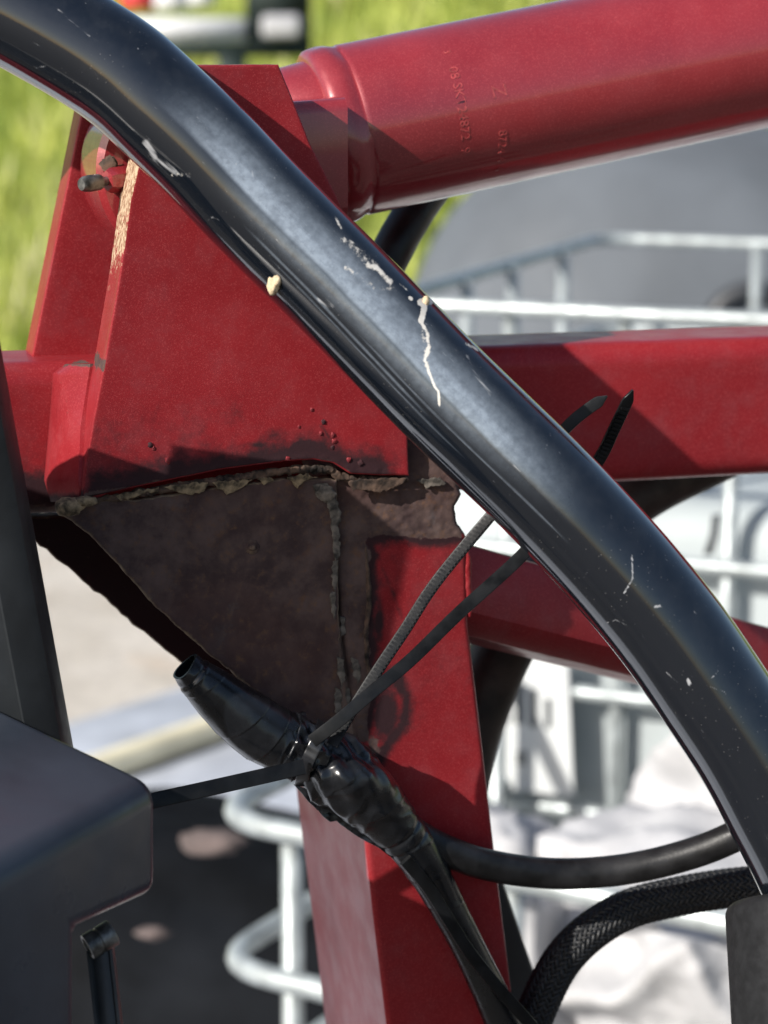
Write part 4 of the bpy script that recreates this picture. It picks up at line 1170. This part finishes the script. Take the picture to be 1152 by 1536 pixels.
# print sheet hanging on the front of the tall cage
s0 = fc + d1 * 0.165 - d2 * 0.016
def sheet_pt(px, py, push=0.0):
    nrm_ = d2; r = ray(px, py); t = ((s0 - CAM) @ nrm_ - push) / (r @ nrm_); return CAM + r * t
ps = thing('print_sheet', tuple(sheet_pt(795, 1190)), 'white printed sheet with dark bars hung on the tall cage', 'sheet')
def quad_plate(name, pts, push, th_, mat, parent):
    f = np.array([sheet_pt(x, y, push) for x, y in pts]); b = f + d2 * th_
    k = len(pts); return obj(name, np.vstack([f, b]), [list(range(k)), list(range(k, 2 * k))] + [[j, (j + 1) % k, k + (j + 1) % k, k + j] for j in range(k)], mat, parent, None, 30)
quad_plate('paper', [(700, 960), (850, 975), (860, 1195), (712, 1178)], 0.0, 0.004, M['paper'], ps)
for x, a, b, w_ in ((760, 1026, 1084, 8), (778, 1022, 1086, 10), (800, 1034, 1090, 10), (822, 1048, 1092, 9)):
    quad_plate('printed_bar', [(x - w_ / 2, a), (x + w_ / 2, a), (x + w_ / 2, b), (x - w_ / 2, b)], 0.002, 0.001, M['ink'], ps)
for y in (1130, 1137, 1144):
    quad_plate('printed_line', [(776, y - 1.5), (790, y - 1.5), (790, y + 1.5), (776, y + 1.5)], 0.002, 0.001, M['ink'], ps)
quad_plate('printed_line', [(774, 1128), (777, 1128), (777, 1147), (774, 1147)], 0.0021, 0.001, M['ink'], ps)
# dark strap end sticking out of the sacks
pa = P(1062, 832, 2.33); pb = P(1075, 772, 2.33)
V, F = prism([pa, (pa + pb) / 2 + np.array([0.002, 0, 0]), pb], rrect(0.009, 0.003, 0.001, 2), np.array([1.0, 0, 0]), np.array([0, 1.0, 0]))
o = obj('lashing_strap', V, F, M['ink'], None, None, None); tag(o, 'short dark strap end standing against the pale plastic tank', 'strap')

# near low cage, corner towards the left
ga = P(318, 1224, 2.2)
e1 = np.array([math.cos(math.radians(-30)), math.sin(math.radians(-30)), 0]); e2 = np.array([math.cos(math.radians(55)), math.sin(math.radians(55)), 0])
e2 = np.array([-e1[1], e1[0], 0])
c2 = thing('container_cage', (ga[0], ga[1], 0), 'low galvanised tube cage with rounded corner beside the red post', 'cage', 'galvanised container cages')
zA = [ga[2] - 0.158 * k for k in range(0, 4)]
cage(c2, ga, e1, 0.95, e2, 0.85, zA, 0.05, 0.0115, [('f', 0.085), ('f', 0.33), ('f', 0.6), ('f', 0.85), ('l', 0.3), ('l', 0.6), ('b', 0.3), ('b', 0.65), ('r', 0.4)])
ctr = ga[:2] + (e1[:2] * 0.95 + e2[:2] * 0.85) / 2
V, F = box((ctr[0], ctr[1], 0.03), e1, e2, (0, 0, 1), 0.97, 0.87, 0.06); obj('pallet', V, F, M['darkhole'], c2, None, None)
def at2(t1, t2, z):
    p = ga + e1 * t1 + e2 * t2; return (p[0], p[1], z)
L2 = 'crumpled white sack inside the low cage'
zt = zA[0]
sack(at2(0.22, 0.16, zt - 0.235), (0.24, 0.26, 0.36), 0.2, 11, 'slumped white sack in the rounded corner of the low cage')
sack(at2(0.46, 0.20, zt - 0.14), (0.30, 0.30, 0.24), 0.5, 12, L2)
sack(at2(0.66, 0.22, zt - 0.12), (0.32, 0.34, 0.26), 0.9, 13, L2)
sack(at2(0.52, 0.50, zt - 0.08), (0.42, 0.34, 0.30), 0.1, 14, L2)
sack(at2(0.80, 0.45, zt - 0.10), (0.30, 0.40, 0.30), 0.4, 15, L2)
sack(at2(0.50, 0.40, zt - 0.40), (0.80, 0.6, 0.40), 0.4, 16, L2)
# dark heap under black sheeting to the left of it
V, F = blob((-0.34, 2.95, 0.02), 1.0, (0.60, 0.36, 0.42), 0.16, 5, 5, 1.7)
V[:, 2] = np.maximum(V[:, 2], -0.01)
o = obj('black_sheeting', V, F, M['blackbag'], None, None, None); tag(o, 'dark heap covered in black sheeting beside the low cage', 'sheeting')
for (x, y, d, r, s, lb) in ((318, 1262, 2.52, 0.024, 3, 'larger pinkish stone lying on the black sheeting'), (228, 1400, 2.40, 0.012, 6, 'smaller pinkish stone lying low on the black sheeting')):
    V, F = blob(P(x, y, d), r, (1.5, 0.8, 0.6), 0.5, s, 3)
    o = obj('pale_stone', V, F, M['pink'], None, None, None); tag(o, lb, 'stone', 'stones on the sheeting')

# concrete strips and cream pipe on the ground, left
def gpt(px, py, z): return ground(np.array(float(px)), np.array(float(py)), z)
a = gpt(100, 1086, 0.03); b = gpt(420, 984, 0.03)
da = (b - a) / np.linalg.norm(b - a); pa_ = np.array([da[1], -da[0], 0]); pa_ = pa_ if pa_[1] < 0 else -pa_
V = np.array([a - da * 3, b + da * 2, b + da * 2 + pa_ * 2.2, a - da * 3 + pa_ * 2.2]); V2 = V.copy(); V2[:, 2] = -0.05
o = obj('concrete_slab', np.vstack([V, V2]), [[0, 1, 2, 3], [4, 5, 6, 7], [0, 1, 5, 4], [1, 2, 6, 5], [2, 3, 7, 6], [3, 0, 4, 7]], M['concrete'], None, None, None); tag(o, kind='structure')
p0, p1 = gpt(120, 1162, 0.06), gpt(420, 1056, 0.06)
dp = (p1 - p0) / np.linalg.norm(p1 - p0)
V, F = sweep([p0 - dp * 1.5, p0, p1, p1 + dp * 1.0], 0.030, 20, ref=(0, 0, 1))
V = V
o = obj('cream_pipe', V, F, M['cream'], None, None, 40); tag(o, 'long cream coloured pipe lying on the pale concrete slab', 'pipe')

# dark grey rounded tank
tk = thing('storage_tank', tuple(P(1010, 700, 5.0) * [1, 1, 0]), 'large dark grey rounded tank behind the tall cage', 'tank')
tcx, tcy = P(1018, 700, 5.0)[:2]
bm = bmesh.new(); bmesh.ops.create_cube(bm, size=2.0); bmesh.ops.subdivide_edges(bm, edges=list(bm.edges), cuts=20, use_grid_fill=True)
V = np.array([x.co for x in bm.verts]); F = [[x.index for x in qq.verts] for qq in bm.faces]; bm.free()
S = V / (np.abs(V) ** 2.5).sum(1)[:, None] ** (1 / 2.5)
top = 1.34
V = np.stack([tcx + S[:, 0] * 0.64, tcy + S[:, 1] * 0.55, top / 2 + S[:, 2] * top / 2], 1)
obj('shell', V, F, M['tank'], tk, None, None)
hc_ = P(1128, 500, 4.42)
th = np.linspace(0, math.tau, 40)
V, F = sweep(np.stack([hc_[0] + 0.085 * np.cos(th), hc_[1] + 0 * th, hc_[2] + 0.085 * np.sin(th)], 1), 0.022, 12, cap=False, ref=(0, -1, 0)); obj('hatch_ring', V, F, M['darkhole'], tk, None, None)

# far trailer end with striped board
T0 = 12.0
tz = thing('trailer', tuple(P(420, 60, T0) * [1, 1, 0] + np.array([0, 0, bank_z(np.array(-0.6), np.array(11.8))])), 'dark trailer end with white board and red marker in the far grass', 'trailer')
X1, Y1, Z1 = np.eye(3)
def far_box(name, x0, y0, x1, y1, mat, dep=0.06, dd_=0.0):
    a = P(x0, y0, T0 + dd_); b = P(x1, y1, T0 + dd_); c = (a + b) / 2
    V, F = box(c, X1, Y1, Z1, abs(b[0] - a[0]), dep, abs(b[2] - a[2])); return obj(name, V, F, M[mat], tz, None, None)
far_box('cross_bar', 60, 62, 468, 86, 'darkgreen', 0.12)
far_box('white_board', 120, 27, 368, 61, 'white', 0.05, -0.02)
far_box('marker_board', 180, -26, 232, 14, 'redsign', 0.03, -0.02)
far_box('marker_board', 232, -26, 280, 14, 'white', 0.03, -0.02)
far_box('marker_board', 280, -26, 322, 8, 'white', 0.03, -0.02)
far_box('rear_post', 370, -90, 466, 62, 'darkgreen', 0.30, 0.1)
o = far_box('lamp', 392, 22, 452, 58, 'lampgrey', 0.08, -0.12); bevel(o, 0.035, 4)
far_box('leg', 330, 84, 372, 470, 'darkgreen', 0.10)
far_box('leg', 150, 84, 190, 470, 'darkgreen', 0.10)
